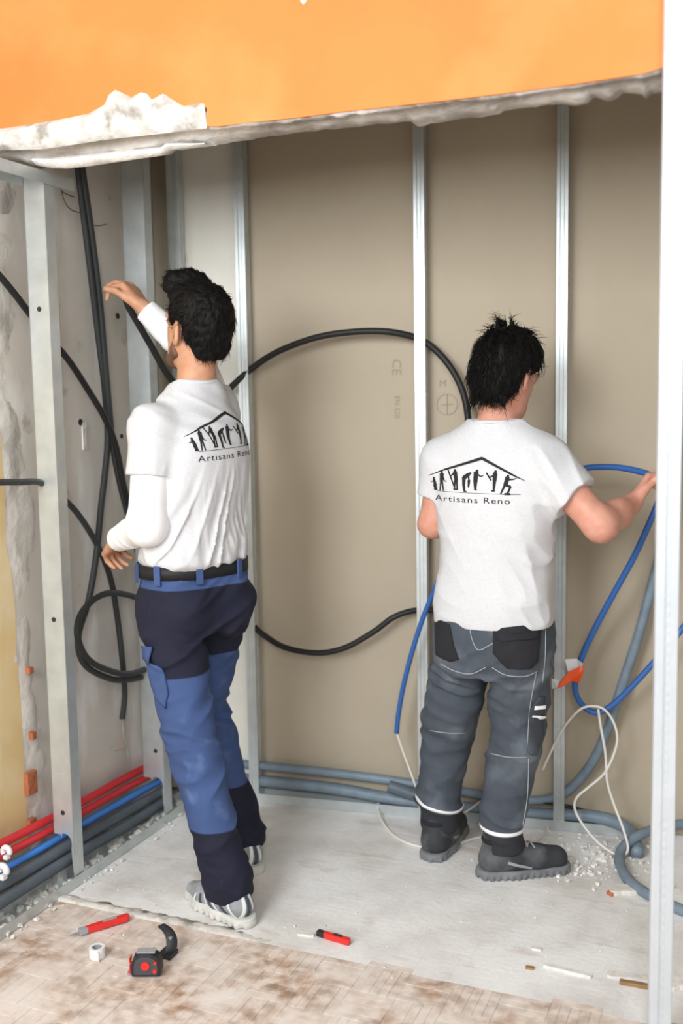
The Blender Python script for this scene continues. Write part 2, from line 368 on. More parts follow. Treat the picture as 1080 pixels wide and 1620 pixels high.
for (px, py, hw, hh) in ((47, 1238, .022, .036), (50, 1163, .010, .012), (48, 1300, .016, .012), (45, 1060, .010, .010)):
    c = at_x(px, py, XL+.008); m = MB().box((c[0]+.004, c[1], c[2]), (.008, hw, hh)); m.build('brick', MT['brick'], wl, bevel=.003)
for (px, py, r) in ((186, 500, .010), (192, 690, .008), (127, 668, .011), (200, 290, .009), (196, 262, .008)):
    c = at_x(px, py, XL+.001); v, f = tube_mesh([c, c+np.array([.002, 0, 0])], r, 10); pyd('plug_hole_shade', v, f, MT['hole_shade'], wl)  # dark discs on the wall face, shade of plug holes as colour
c0 = at_x(133, 690, XL+.001); MB().box((c0[0], c0[1], c0[2]), (.003, .010, .045)).build('plaster_smear', MT['crumb'], wl)

# ================================================================== METAL FRAME
def c_stud(xc, z0, z1, wd=.036, dp=.048, t=.0012, lip=.007, face='b', rib=True):
    # C profile for the rear lining in (u along wall, v into wall); closed web on the right
    h = wd/2
    out = [(-h, lip*1.2), (-h, 0), (-h+wd*.30, 0), (-h+wd*.36, .0022), (-h+wd*.64, .0022), (-h+wd*.70, 0), (h, 0), (h, dp*.4), (h-.002, dp*.45), (h-.002, dp*.55), (h, dp*.6), (h, dp), (-h, dp), (-h, dp-lip)]
    o2 = []
    n = len(out)
    for i in range(n):
        a = np.array(out[max(i-1, 0)]); b = np.array(out[min(i+1, n-1)]); d = (b-a)/np.linalg.norm(b-a); o2.append(np.array(out[i])+np.array([-d[1], d[0]])*t)
    poly = out + [tuple(p) for p in o2[::-1]]
    return poly
def build_profile(poly, origin, u, v, z0, z1, m=None):
    m = m or MB(); u = np.asarray(u); v = np.asarray(v)
    n = len(poly)//2; P0 = [np.asarray(origin)+u*a+v*b+np.array([0, 0, z0-origin[2]]) for a, b in poly]; up = np.array([0, 0, z1-z0]); N = len(P0)
    f = [(i, (i+1) % N, N+(i+1) % N, N+i) for i in range(N)]
    for i in range(n-1): f.append((i, N-1-i, N-2-i, i+1)); f.append((N+i, N+i+1, 2*N-2-i, 2*N-1-i))
    m.add(P0+[p+up for p in P0], f); return m
def rear_stud(px_, py_, label, wd=.036, lean=0):
    p = at_b(px_, py_, .002); x = p[0]; o = empty('metal_stud', onb(x, 0, 0))
    m = build_profile(c_stud(x, 0, ZC, wd), np.array([0., 0., 0.]), UB, -NB, .004, ZC-.01)
    m.build('profile', MT['galv'], o)
    return tag(o, label, 'stud', 'studs of the wall lining')
s3 = rear_stud(393, 900, 'galvanized metal stud on the rear lining beside the left worker, cream strip on its left')
s4 = rear_stud(667, 900, 'galvanized metal stud in the middle of the rear lining, between the two workers')
s5 = rear_stud(886, 900, 'galvanized metal stud on the rear lining by the right worker\'s right shoulder')
sc = rear_stud(279, 520, 'dark galvanized metal stud in the rear left corner, above the left worker\'s head', .04)
# left lining studs: web across, with a pipe notch at the foot
def left_stud(y, label, H=2.125, xr=-1.955, wb_=.072, fl_=.042, notch=True, holes=()):
    o = empty('metal_stud', (xr-wb_/2, y, 0)); t = .0015
    pts = [(0, .004), (-.012, .004), (-.012, .085)] if notch else [(0, .004)]
    if notch:
        pts = [(0, .004), (-.008, .075), (-.010, .115)]
        for k in range(9):
            a = math.pi*k/8*.62; pts.append((-.034+.026*math.cos(a), .135+.030*math.sin(a)))
        pts += [(-wb_*.62, .150), (-wb_*.62-.004, .160), (-wb_, .160)]
    else: pts += [(-wb_, .004)]
    pts += [(-wb_, H), (0, H)]
    m = MB().prism([(a+wb_/2, 0, z) for a, z in pts], (0, t, 0)); m.build('web', MT['galv'], o)
    m = MB().box((wb_/2, fl_/2, (H+.004)/2), (t/2, fl_/2, (H-.004)/2)); m.box((wb_/2-.0025, fl_*.3, H/2), (.0015, .003, H/2-.01)); m.box((wb_/2-.005, fl_, H/2), (.005, t/2, H/2-.004)); m.build('room_flange', MT['galv'], o)
    z0 = .162 if notch else .004
    m = MB().box((-wb_/2, fl_/2, (H+z0)/2), (t/2, fl_/2, (H-z0)/2)); m.box((-wb_/2+.005, fl_, (H+z0)/2), (.005, t/2, (H-z0)/2)); m.build('wall_flange', MT['galv'], o)
    m = MB()
    for z in np.arange(.35, H-.05, .11): m.box((-wb_*.12, -.0006, z), (wb_*.16, .0007, .0012))
    tag(m.build('embossing', MT['galv'], o), kind='stuff')
    for du, z in holes:
        v, f = tube_mesh([(du, -.0012, z), (du, .0005, z)], .0075, 14); pyd('punched_hole_shade', v, f, MT['hole_shade'], o)  # no real opening: a dark disc painted as the hole's shade
    return tag(o, label, 'stud', 'studs of the wall lining')
st1 = left_stud(2.49, 'tall galvanized metal stud at the far left edge, red and blue pipes passing its foot', holes=((.0, .83), (.0, 1.745), (.0, .23)))
st2 = left_stud(3.00, 'galvanized metal stud against the left wall, behind the left worker\'s raised forearm', holes=((.01, .26),), wb_=.085, H=ZC-.02)
# short boot pieces of stud at the feet
def boot(y, label):
    o = empty('stud_foot', (-2.02, y, 0)); m = MB()
    m.box((0, 0, .027), (.026, .0008, .025)); m.box((.026, .022, .027), (.0008, .022, .025)); m.box((-.026, .022, .027), (.0008, .022, .025)); m.build('bracket', MT['galv'], o)
    v, f = tube_mesh([(.006, -.003, .035), (.006, 0, .035)], .004, 10); pyd('screw', v, f, MT['greypl'], o)
    return tag(o, label, 'bracket', 'short stud feet')
boot(2.455, 'short galvanized bracket standing under the grey pipes at the foremost left stud')
boot(2.965, 'short galvanized bracket under the grey pipes in front of the left worker\'s knee')
# tracks
tr = MB(); tr.box((-1.988, 2.18, .003), (.038, 1.06, .0015)); tr.box((-1.950, 2.18, .018), (.001, 1.06, .016)); tr.box((-2.026, 2.18, .018), (.001, 1.06, .016))
tag(tr.build('floor_track', MT['galv']), 'galvanized floor track along the left wall, under the coloured pipes', 'track', 'lining tracks')
def rear_track(z, sgn, x0, x1, name, label):
    m = MB(); mid = (onb(x0, z, .026)+onb(x1, z, .026))/2; L = (x1-x0)/2/math.cos(BA); A = [UB, -NB, np.array([0, 0, 1.])]
    m.box(mid, (L, .026, .001), A); m.box(mid+NB*.027+[0, 0, sgn*.016], (L, .0008, .017), A); m.box(mid-NB*.026+[0, 0, sgn*.016], (L, .0008, .017), A)
    return tag(m.build(name, MT['galv']), label, 'track', 'lining tracks')
rt = rear_track(.0025, 1, -2.03, -.43, 'floor_track', 'galvanized floor track along the foot of the rear board wall')
tt_ = MB(); ya = 2.62; tt_.box((-1.988, 2.05, 2.128), (.040, .57, .0012)); tt_.box((-1.948, 2.05, 2.112), (.001, .57, .017)); tt_.box((-2.028, 2.05, 2.112), (.001, .57, .017))
tag(tt_.build('ceiling_track', MT['galv']), 'galvanized head track end on top of the foremost left stud', 'track', 'lining tracks')
# near post at right
pa = at_z(1045, 1640); pb = np.array([pa[0], 2.30, 0]); 
def near_post():
    a = at_y(1027, 1560, 2.32); b = at_y(1063, 1560, 2.32); wd = (b[0]-a[0])
    o = empty('metal_stud', ((a[0]+b[0])/2, 2.32, 0)); h = wd/2
    poly = [(-h, .030), (-h, .002), (-h+.002, 0), (-.006, 0), (-.003, .0025), (.003, .0025), (.006, 0), (h-.002, 0), (h, .002), (h, .048)]
    n = len(poly); o2 = []
    for i in range(n):
        p, q = np.array(poly[max(i-1, 0)]), np.array(poly[min(i+1, n-1)]); d = (q-p)/np.linalg.norm(q-p); o2.append(np.array(poly[i])+np.array([-d[1], d[0]])*.0014)
    ya_ = math.radians(12); u = np.array([math.cos(ya_), math.sin(ya_), 0]); v = np.array([-math.sin(ya_), math.cos(ya_), 0])
    build_profile(poly+[tuple(p) for p in o2[::-1]], np.zeros(3), u, v, .004, ZC-.005).build('profile', MT['galv_white'], o)
    m = MB(); 
    for s in (-1, 1):
        for z in np.arange(.05, ZC-.05, .022): m.box(u*s*.004+v*(-.0004)+np.array([0, 0, z]), (.0007, .0004, .006), [u, v, np.array([0, 0, 1.])])
    tag(m.build('embossing', MT['galv_white'], o), kind='stuff')
    return tag(o, 'nearest metal stud, pale and full height, at the right edge of the picture', 'stud', 'studs of the wall lining')
near_post()

# ================================================================== PIPES AND CABLES
def pipe_left(px0, py0, px1, py1, x, r, name, mat_, label, cat='pipe', y0=1.7, y1=3.17, extra=None, grp='pipes along the left wall'):
    a, b = at_x(px0, py0, x), at_x(px1, py1, x); d = (b-a)/(b[1]-a[1])
    pts = [a+d*(y-a[1]) for y in np.linspace(y0, y1, 7)]
    for i, p in enumerate(pts): p[2] += .003*math.sin(i*2.1+x*50); p[0] += .002*math.cos(i*1.7+x*90)
    if extra: pts = pts[:-1]+[np.array(e) for e in extra]
    return tag(ribbed(name, pts, r, mat_), label, cat, grp)
pipe_left(20, 1326, 230, 1215, -2.075, .0135, 'water_pipe', MT['red'], 'upper red sheathed water pipe on the left wall')
pipe_left(20, 1345, 230, 1231, -2.060, .0120, 'water_pipe', MT['red'], 'lower red sheathed water pipe, just above the blue pipe')
pipe_left(40, 1356, 230, 1248, -2.050, .0125, 'water_pipe', MT['bluep'], 'bright blue sheathed water pipe under the red pipes')
yc = y_back(-2.0)
pipe_left(60, 1366, 232, 1266, -2.024, .0190, 'conduit', MT['greyp'], 'upper grey conduit running under the blue pipe on the left', 'conduit', y1=3.10)
pipe_left(60, 1390, 232, 1286, -2.002, .0190, 'conduit', MT['greyp'], 'lower grey conduit nearest the left floor track', 'conduit', y1=3.10)
# white clips on the pipes at the left edge
def clip(px, py, x, label, s=1.):
    c = at_x(px, py, x); o = empty('pipe_clip', c)
    v, f = tube_mesh([(math.cos(a)*.012*s, .0, math.sin(a)*.012*s) for a in np.linspace(-.5, 3.9, 14)], .0085*s, 8); pyd('ring', v, f, MT['whitepl'], o, True)
    MB().box((0, 0, -.017*s), (.008*s, .008*s, .006*s)).build('foot', MT['whitepl'], o, bevel=.002)
    return tag(o, label, 'clip', 'white pipe clips')
clip(10, 1347, -2.03, 'upper white plastic pipe clip on the blue pipe at the left edge', 1.0)
clip(4, 1377, -2.0, 'lower white plastic clip at the left edge beside the grey conduit', 1.15)

def cab_l(pts, r, name, mat_, label, x=-2.07, cat='cable', xs=None, **k):
    q = [at_x(p[0], p[1], p[2] if len(p) > 2 else x) for p in pts]
    return tag(tube(name, q, r, mat_, n=14), label, cat, **k)
def cab_b(pts, r, name, mat_, label, off=-.02, cat='cable', rib=False, **k):
    q = [at_b(p[0], p[1], p[2] if len(p) > 2 else off) for p in pts]
    return tag((ribbed if rib else tube)(name, q, r, mat_), label, cat, **k)
BL = MT['black']; AN = MT['anthracite']
G = 'black cables on the left wall'
cab_l([(118, 225), (124, 275), (137, 380), (148, 470), (157, 545), (166, 620), (170, 700), (160, 800), (152, 880), (140, 950), (124, 1005, -2.05), (130, 1045, -2.045), (155, 1066, -2.04), (195, 1076, -2.04), (245, 1060, -2.03), (262, 1010, -2.03), (240, 960, -2.03), (205, 942, -2.035), (165, 940, -2.04), (132, 965, -2.045), (122, 1000, -2.03), (135, 1038, -2.025), (165, 1058, -2.02), (205, 1066, -2.02), (250, 1050, -2.02)], .0105, 'black_cable', AN, 'dark cable hanging from the lintel and coiled in a loop beside the left worker\'s hip', group=G)
cab_l([(124, 225), (131, 275), (146, 380), (157, 470), (165, 560), (172, 640), (178, 700), (190, 765), (212, 850), (232, 930)], .0110, 'black_cable', AN, 'dark cable hanging from the lintel and passing behind the left worker\'s elbow', group=G, x=-2.06)
cab_l([(-330, 40, -2.095), (-160, 255, -2.095), (-30, 405, -2.09), (0, 437, -2.085), (24, 466, -2.085), (50, 500, -2.085), (78, 534, -2.08), (110, 572), (140, 618), (165, 660, -2.05), (183, 705, -2.04), (196, 770, -2.04), (215, 840, -2.05)], .0105, 'black_cable', BL, 'black cable slanting down from the left edge behind the foremost stud', group=G)
cab_l([(-420, 800, -2.06), (-200, 775, -2.03), (-30, 764, -2.02), (0, 763, -2.015), (30, 763, -2.01), (62, 763, -2.01), (86, 778, -2.03), (110, 798), (135, 830), (160, 875), (176, 920), (186, 980), (193, 1040, -2.05), (197, 1090), (196, 1115), (193, 1138)], .0098, 'black_cable', AN, 'dark cable through the left stud, its cut end hanging free above the red pipes', group=G)
def wires(name, specs, label, cat='wire', f=at_x, pl=-2.06, r=.0014, base=None):
    o = empty(name, f(*specs[0][0][0], pl)); b = np.array(o.location)
    for pts, m in specs: tube('strand', [f(p[0], p[1], pl)-b for p in pts], r, MT[m], o, n=6, seg=6)
    return tag(o, label, cat)
wires('bare_wires', [([(194, 1138), (195, 1160), (200, 1180), (203, 1198)], 'wirec'), ([(193, 1138), (197, 1155), (194, 1170), (202, 1183)], 'wireo'), ([(200, 1183), (190, 1186), (182, 1188)], 'wireo')], 'thin coloured wires sticking out of the hanging cable end')
wires('thin_wires', [([(96, 300), (103, 306), (118, 312)], 'wired'), ([(97, 302), (103, 320), (113, 332), (128, 337)], 'wired'), ([(140, 352), (152, 357), (168, 355)], 'wired')], 'thin dark loose wires near the top of the hanging cables', r=.0018)
# black conduits across the back
G2 = 'black conduits across the rear wall'
def cab_pts(pts, r, name, mat_, label, cat, group): return tag(tube(name, pts, r, mat_), label, cat, group)
cab_pts([at_x(*p) for p in ((196, 466, -1.925), (204, 486, -1.92), (214, 504, -1.915), (240, 549, -1.90), (265, 592, -1.885), (300, 632, -1.87), (340, 634, -1.86))]+[at_b(*p) for p in ((372, 606, .0), (398, 583, .012), (440, 556, .0), (500, 534, -.01), (560, 525, -.012), (615, 525, -.01), (662, 536, .02), (690, 555, .01), (715, 585, 0), (732, 620, -.01), (740, 660, -.02), (742, 720, -.03))], .0115, 'black_conduit', BL, 'black conduit arching over the bare board between the workers', 'conduit', G2)
cab_b([(330, 930, -.02), (365, 960, .0), (390, 980, .015), (415, 1003, .01), (450, 1024, -.01), (500, 1033, -.02), (545, 1025, -.02), (590, 1000, -.012), (620, 978, -.005), (645, 968, .01), (668, 965, .022), (700, 967, .0), (760, 980, -.02)], .0105, 'black_conduit', BL, 'black conduit sagging low across the board between the workers', cat='conduit', group=G2)
# pipes along the foot of the rear wall
cab_b([(285, 1196, .03), (330, 1202, .03), (400, 1210, .03), (440, 1214, .03), (520, 1222, .03), (600, 1232, .03), (660, 1241, .03), (720, 1250, .03), (790, 1262, .03), (850, 1266, .03), (885, 1258, .03), (912, 1238, .02), (940, 1200, 0), (962, 1150, 0), (985, 1080, 0), (1008, 1010, 0), (1030, 930, 0), (1046, 870, 0), (1060, 800, 0), (1074, 700, .0), (1084, 560, 0), (1090, 350, 0), (1092, 60, 0)], .0165, 'conduit', MT['bluegrey'], 'blue grey conduit along the rear wall that bends upward behind the right worker', cat='conduit', rib=True, group='pipes along the rear wall')
cab_b([(285, 1222, .025), (400, 1234, .027), (440, 1238, .027), (530, 1248, .027), (610, 1262, .027), (680, 1273, .027), (760, 1280, .027), (850, 1288, .027), (920, 1290, .02), (965, 1298, .0), (992, 1312, -.03), (1005, 1335, -.09), (1008, 1350, -.16)], .0215, 'drain_pipe', MT['bluegrey'], 'thicker grey pipe above the rear floor track, elbow at its right end', cat='pipe', group='pipes along the rear wall')
cab_b([(615, 1243, -.01), (640, 1252, -.01), (690, 1270, -.008)], .021, 'pipe_sleeve', MT['greyp'], 'short dark grey pipe sleeve beside the right worker\'s left shin', off=-.012, cat='pipe')
o = cab_b([(800, 1262, .03), (880, 1272, .02), (930, 1284, .03), (968, 1293, .03)], .006, 'black_cable', BL, 'thin black cable lying on the pipe behind the white wire loop', cat='cable')
# hose loop on the floor at right
hp = [(1330, 1420, .017), (1210, 1350, .02), (1100, 1306, .05), (1045, 1310, .05), (1010, 1322, .05), (985, 1342, .03), (980, 1362, .02), (992, 1390, .017), (1020, 1412, .017), (1060, 1432, .017), (1110, 1452, .017), (1210, 1490, .017), (1340, 1520, .017)]
tag(ribbed('hose', [at_z(*p) for p in hp], .0165, MT['bluegrey']), 'blue grey hose curling on the floor behind the right hand post', 'hose')
# blue conduits
cab_b([(700, 900, -.10), (685, 938, -.09), (668, 980, -.085), (652, 1030, -.08), (638, 1085, -.075), (630, 1130, -.07), (627, 1160, -.07)], .0085, 'blue_conduit', MT['blue'], 'thin blue conduit hanging left of the right worker, white wire from its end', cat='conduit', group='blue conduits')
cab_b([(880, 760, -.10), (900, 748, -.10), (930, 740, -.11), (970, 739, -.13), (1003, 744, -.16), (1028, 752, -.19), (1046, 768, -.2), (1042, 790, -.2), (1028, 825, -.19), (1003, 880, -.16), (970, 940, -.12), (938, 1000, -.10), (918, 1045, -.09), (909, 1085, -.08), (918, 1112, -.075), (940, 1127, -.07), (965, 1118, -.07), (1000, 1085, -.07), (1032, 1050, -.07), (1062, 1015, -.07), (1120, 950, -.06), (1200, 900, -.03), (1300, 880, .0)], .0098, 'blue_conduit', MT['blue'], 'long blue conduit held in the right worker\'s right hand, looping down', cat='conduit', group='blue conduits')
# white wires
WW = MT['wirew']; G3 = 'white wires'
cab_b([(858, 1218, -.08), (873, 1185, -.08), (892, 1150, -.09), (915, 1124, -.10), (935, 1117, -.10), (955, 1122, -.09), (970, 1142, -.08), (976, 1168, -.08), (970, 1195, -.08), (955, 1224, -.08), (930, 1246, -.08), (912, 1262, -.08), (909, 1280, -.09), (922, 1305, -.12), (945, 1332, -.16), (970, 1350, -.19), (987, 1352, -.19), (993, 1340, -.17), (985, 1310, -.13), (970, 1270, -.09), (960, 1235, -.08), (957, 1190, -.08), (950, 1150, -.085), (946, 1122, -.09)], .0042, 'white_wire', WW, 'white wire looped through the blue conduit at the right', cat='wire', group=G3)
cab_b([(627, 1158, -.07), (636, 1185, -.07), (646, 1212, -.07), (656, 1240, -.07), (668, 1275, -.06)], .0040, 'white_wire', WW, 'white wire hanging from the thin blue conduit end', cat='wire', group=G3)
fw = [(690, 1290, .02), (668, 1268, .04), (645, 1254, .06), (620, 1252, .06), (602, 1262, .04), (598, 1282, .02), (610, 1308, .006), (636, 1330, .005), (680, 1342, .005), (715, 1338, .005), (752, 1326, .005), (790, 1322, .005)]
tag(tube('white_wire', [at_z(*p) for p in fw], .0042, WW), 'white wire looping on the floor around the right worker\'s left boot', 'wire', G3)
fw = [(690, 1300, .06), (715, 1294, .06), (740, 1282, .06), (765, 1263, .07), (790, 1240, .07), (820, 1235, .06), (850, 1258, .05), (864, 1282, .03), (867, 1305, .01), (858, 1328, .005), (840, 1342, .005)]
tag(tube('white_wire', [at_z(*p) for p in fw], .0042, WW), 'white wire running between the right worker\'s legs to the floor', 'wire', G3)
# tape flag on the blue conduit
def flag():
    o = empty('tape_flag', at_b(912, 1068, -.095)); b = np.array(o.location)
    def sheet(nm, pts, m, off):
        c = [at_b(p[0], p[1], off+(.012*math.sin(i*2.3)))-b for i, p in enumerate(pts)]
        mm = MB().prism(c, -NB*.0016); return mm.build(nm, MT[m], o)
    sheet('white_tape', [(893, 1043), (912, 1042), (922, 1050), (916, 1066), (898, 1062)], 'whitepl', -.108)
    sheet('orange_tape', [(922, 1052), (924, 1060), (916, 1080), (903, 1078), (890, 1086), (880, 1090), (886, 1078), (898, 1064)], 'orangetape', -.112)
    sheet('white_tape', [(873, 1074), (884, 1076), (882, 1088), (873, 1090)], 'whitepl', -.106)
    return tag(o, 'orange and white tape flag stuck on the blue conduit', 'tape')
flag()

# writing printed on the board, and on the track
def text_mesh(s, size, spacing=1.0):
    c = bpy.data.curves.new('t', 'FONT'); c.body = s; c.size = size; c.space_character = spacing; c.resolution_u = 3
    o = bpy.data.objects.new('t', c); COL.objects.link(o); bpy.context.view_layer.update()
    me = bpy.data.meshes.new_from_object(o.evaluated_get(bpy.context.evaluated_depsgraph_get()))
    v = np.array([tuple(p.co) for p in me.vertices]); f = [tuple(p.vertices) for p in me.polygons]
    bpy.data.objects.remove(o); bpy.data.meshes.remove(me); return v, f
def board_text(s, px, py, size, rotd, off=BOFF-.0012):
    v, f = text_mesh(s, size); c0 = at_b(px, py, off); a = math.radians(rotd); Z = np.array([0, 0, 1.])
    w_ = [c0 + UB*(x*math.cos(a)-y*math.sin(a)) + Z*(x*math.sin(a)+y*math.cos(a)) for x, y, _ in v]
    o = pyd('board_print', w_, f, MT['print'], wb); return o
board_text('CE', 620, 568, .046, -90)
board_text('EN 520', 624, 626, .026, -90)
board_text('M', 694, 612, .034, 0)
c0 = at_b(707, 640, BOFF-.0015); n = 28; rv = []; rf = []
for k in range(n):
    a = 2*math.pi*k/n
    for r in (.034, .0365): rv.append(c0+UB*r*math.cos(a)+np.array([0, 0, r*math.sin(a)]))
    rf.append((2*k, 2*k+1, (2*k+3) % (2*n), (2*k+2) % (2*n)))
pyd('board_print', rv, rf, MT['print'], wb)
for hw, hh in ((.0012, .034), (.020, .0012)): MB().box(c0, (hw, .0004, hh), [UB, -NB, np.array([0, 0, 1.])]).build('board_print', MT['print'], wb)

# ================================================================== THINGS ON THE FLOOR
def knife(px0, py0, px1, py1, z, label, body, tip, blade=True, r=.011):
    a, b = at_z(px0, py0, z), at_z(px1, py1, z); d = b-a; L = np.linalg.norm(d); d /= L; s = np.array([-d[1], d[0], 0]); Z = np.array([0, 0, 1.])
    o = empty('utility_knife', (a+b)/2*np.array([1, 1, 0])); c = (a+b)/2; base = np.array(o.location)
    m = MB(); outline = [(-.5, -.5), (-.46, -.75), (-.2, -.9), (.1, -.8), (.42, -.95), (.5, -.6), (.5, .6), (.42, .9), (.1, .75), (-.2, .85), (-.46, .75), (-.5, .5)]
    m.prism([c-base-Z*r*.8+d*u*L+s*v*r for u, v in outline], Z*r*1.6); m.build('handle', MT[body], o, bevel=.0025)
    MB().box(c-base+d*L*.05+Z*r*.9, (L*.16, r*.35, r*.25), [d, s, Z]).build('slider', MT[tip], o, bevel=.001)
    MB().box(c-base-d*(L*.5+.008), (.012, r*.8, r*.75), [d, s, Z]).build('nose', MT[tip], o, bevel=.0015)
    if blade:
        e = c-base-d*(L*.5+.018)-Z*.003
        MB().prism([e+s*r*.5, e-s*r*.5, e-d*.032-s*r*.3, e-d*.022+s*r*.4], Z*.001).build('blade', MT['steel'], o)
    return tag(o, label, 'knife')
knife(136, 1471, 204, 1450, .013, 'red utility knife with open blade on the parquet at left', 'redpl', 'greypl')
knife(512, 1478, 553, 1490, .010, 'small red and black knife lying on the dust edge, mid floor', 'redpl', 'blackpl', False, .010)
# tape roll standing on its rim side
c = at_z(154, 1514); o = empty('tape_roll', c); v = []; f = []; n = 32
pr = [(.021, 0), (.021, .028), (.0135, .028), (.0135, 0)]
for k in range(n):
    a = 2*math.pi*k/n
    for r, z in pr: v.append((r*math.cos(a), r*math.sin(a), z+.001))
    for j in range(4): f.append((k*4+j, ((k+1) % n)*4+j, ((k+1) % n)*4+(j+1) % 4, k*4+(j+1) % 4))
pyd('tape', v, f, MT['whitepl'], o)
v2 = []; f2 = []
for k in range(n):
    a = 2*math.pi*k/n
    for r, z in ((.0134, .002), (.0134, .027), (.0118, .027), (.0118, .002)): v2.append((r*math.cos(a), r*math.sin(a), z+.001))
    for j in range(4): f2.append((k*4+j, ((k+1) % n)*4+j, ((k+1) % n)*4+(j+1) % 4, k*4+(j+1) % 4))
pyd('core', v2, f2, MT['greypl'], o)
MB().box((.014, -.018, .0145), (.010, .0006, .013), [np.array([.8, -.6, 0]), np.array([.6, .8, 0]), np.array([0, 0, 1.])]).build('loose_end', MT['whitepl'], o)
tag(o, 'small white roll of tape standing on the parquet', 'tape')
# tape measure
MT['darkgrey'] = mat('dark_grey_rubber', (.07, .07, .08), .6)
def tape_measure():
    c = at_z(233, 1541); o = empty('tape_measure', c); a = math.radians(22); u = np.array([math.cos(a), math.sin(a), 0]); v = np.array([-math.sin(a), math.cos(a), 0]); Z = np.array([0, 0, 1.])
    out = [(-.036, 0), (.036, 0), (.040, .012), (.039, .034), (.030, .052), (.012, .060), (-.014, .060), (-.032, .050), (-.038, .030), (-.039, .010)]
    MB().prism([u*x+Z*(z+.002)-v*.018 for x, z in out], v*.036).build('case', MT['blackpl'], o, bevel=.004)
    MB().prism([u*x*.80+Z*(z*.80+.008)-v*.0205 for x, z in out], v*.003).build('grip', MT['darkgrey'], o, bevel=.002)
    for x, z, r, mm in ((0, .034, .011, 'redpl'), (.024, .020, .005, 'redpl'), (.026, .042, .004, 'redpl')):
        p = u*x+Z*z-v*.0205; vv, ff = tube_mesh([p, p-v*.004], r, 16); pyd('button', vv, ff, MT[mm], o)
    for z0, z1 in ((.006, .030), (.036, .048)): MB().prism([-u*.0405+Z*z0-v*.012, -u*.0405+Z*z1-v*.012, -u*.0405+Z*z1+v*.012, -u*.0405+Z*z0+v*.012], -u*.003).build('red_side', MT['redpl'], o)
    MB().box(Z*.064, (.024, .012, .002), [u, v, Z]).build('window', MT['greypl'], o, bevel=.001)
    MB().box(-u*.044+Z*.005, (.006, .008, .002), [u, v, Z]).build('tape_hook', MT['steel'], o)
    return tag(o, 'black and red tape measure standing on the parquet', 'tape measure')
tape_measure()
# belt holder / clip lying behind it
def holder():
    c = at_z(262, 1510); o = empty('belt_clip', c); pts = [(.012, -.012, .006), (.020, 0, .022), (.014, .012, .044), (-.004, .022, .058), (-.028, .030, .064)]
    p = spline(pts, 6); n = len(p); V = []
    wv = np.array([.62, .78, 0]); 
    for i, q in enumerate(p):
        wdt = .017*(1-.45*i/n); V.append([q-wv*wdt, q-wv*wdt*.4+np.array([.003, 0, .003]), q+wv*wdt*.4+np.array([.003, 0, .003]), q+wv*wdt])
    V = np.array(V); V2 = np.concatenate([V, (V-np.array([.004, .0, .004]))[::-1]], 0)
    grid_obj('clip_body', V2, MT['blackpl'], o); MB().box((.008, -.002, .006), (.020, .022, .006)).build('clip_base', MT['blackpl'], o, bevel=.002)
    MB().box((.012, .010, .042), (.004, .006, .006)).build('clip_rivet', MT['greypl'], o, bevel=.001)
    return tag(o, 'curved black belt clip lying behind the tape measure', 'belt clip')
holder()
# splinters and chips
def chip(px, py, L, W, T, ang, m, name, label, cat, grp=None):
    c = at_z(px, py, T/2); a = math.radians(ang); u = np.array([math.cos(a), math.sin(a), 0]); v = np.array([-math.sin(a), math.cos(a), 0]); Z = np.array([0, 0, 1.])
    out = [(-.5, -.3), (-.44, -.5), (-.1, -.42), (.2, -.5), (.5, -.35), (.46, .1), (.5, .42), (.1, .5), (-.3, .4), (-.48, .5)]
    o = MB().prism([u*x*L+v*y*W-Z*T/2 for x, y in out], Z*T).build(name, MT[m], None, bevel=min(T, W)*.12); o.location = c
    return tag(o, label, cat, grp)
chip(897, 1536, .125, .014, .008, -6, 'crumb', 'plaster_strip', 'long white strip of plaster on the floor near the right post', 'debris')
chip(848, 1501, .028, .012, .006, 5, 'crumb', 'plaster_chip', 'small white chip further back than the long white strip', 'debris')
chip(838, 1531, .022, .012, .006, 5, 'wood', 'wood_chip', 'small brown wood chip left of the long white strip', 'debris')
chip(1004, 1557, .075, .016, .010, 2, 'wood', 'wood_stick', 'brown wood stick beside the foot of the right post', 'debris')
chip(995, 1545, .11, .03, .006, 8, 'crumb', 'plaster_flake', 'flat white plaster flake behind the brown wood stick', 'debris')
chip(484, 1478, .050, .020, .006, 4, 'crumb', 'plaster_flake', 'white plaster flake beside the small red and black knife', 'debris')
chip(1072, 1556, .05, .05, .012, 30, 'crumb', 'plaster_chunk', 'white chunk right of the right post', 'debris')
chip(985, 1408, .085, .05, .016, 20, 'crumb', 'plaster_chunk', 'white plaster chunk on the floor inside the hose curl', 'debris')
chip(968, 1412, .028, .022, .012, 60, 'brick', 'brick_shard', 'small orange brick shard beside the white chunk', 'debris')
def pebbles(name, pts, m, parent=None):
    mb = MB()
    for (x, y, z, s) in pts:
        d = RNG.normal(size=(8, 3))*.18+np.array([[a, b, c] for a in (-.6, .6) for b in (-.6, .6) for c in (-.45, .45)])
        mb.add([(x+s*q[0], y+s*q[1], z+s*(q[2]+.35)) for q in d], [(0, 1, 3, 2), (4, 6, 7, 5), (0, 4, 5, 1), (2, 3, 7, 6), (0, 2, 6, 4), (1, 5, 7, 3)])
    return mb.build(name, m, parent)
pp = []
for k in range(520):
    y = random.uniform(1.75, 3.2); x = random.uniform(XL+.01, -1.96) if random.random() < .85 else random.gauss(-1.93, .02); pp.append((x, y, .004, (random.choice([.006, .009, .012, .018]) if x < -1.97 else random.choice([.003, .005, .008]))*random.uniform(.7, 1.2)))
tag(pebbles('plaster_rubble', pp, MT['crumb']), 'white plaster crumbs lying under the pipes along the left wall', 'rubble', kind='stuff')
pp = []
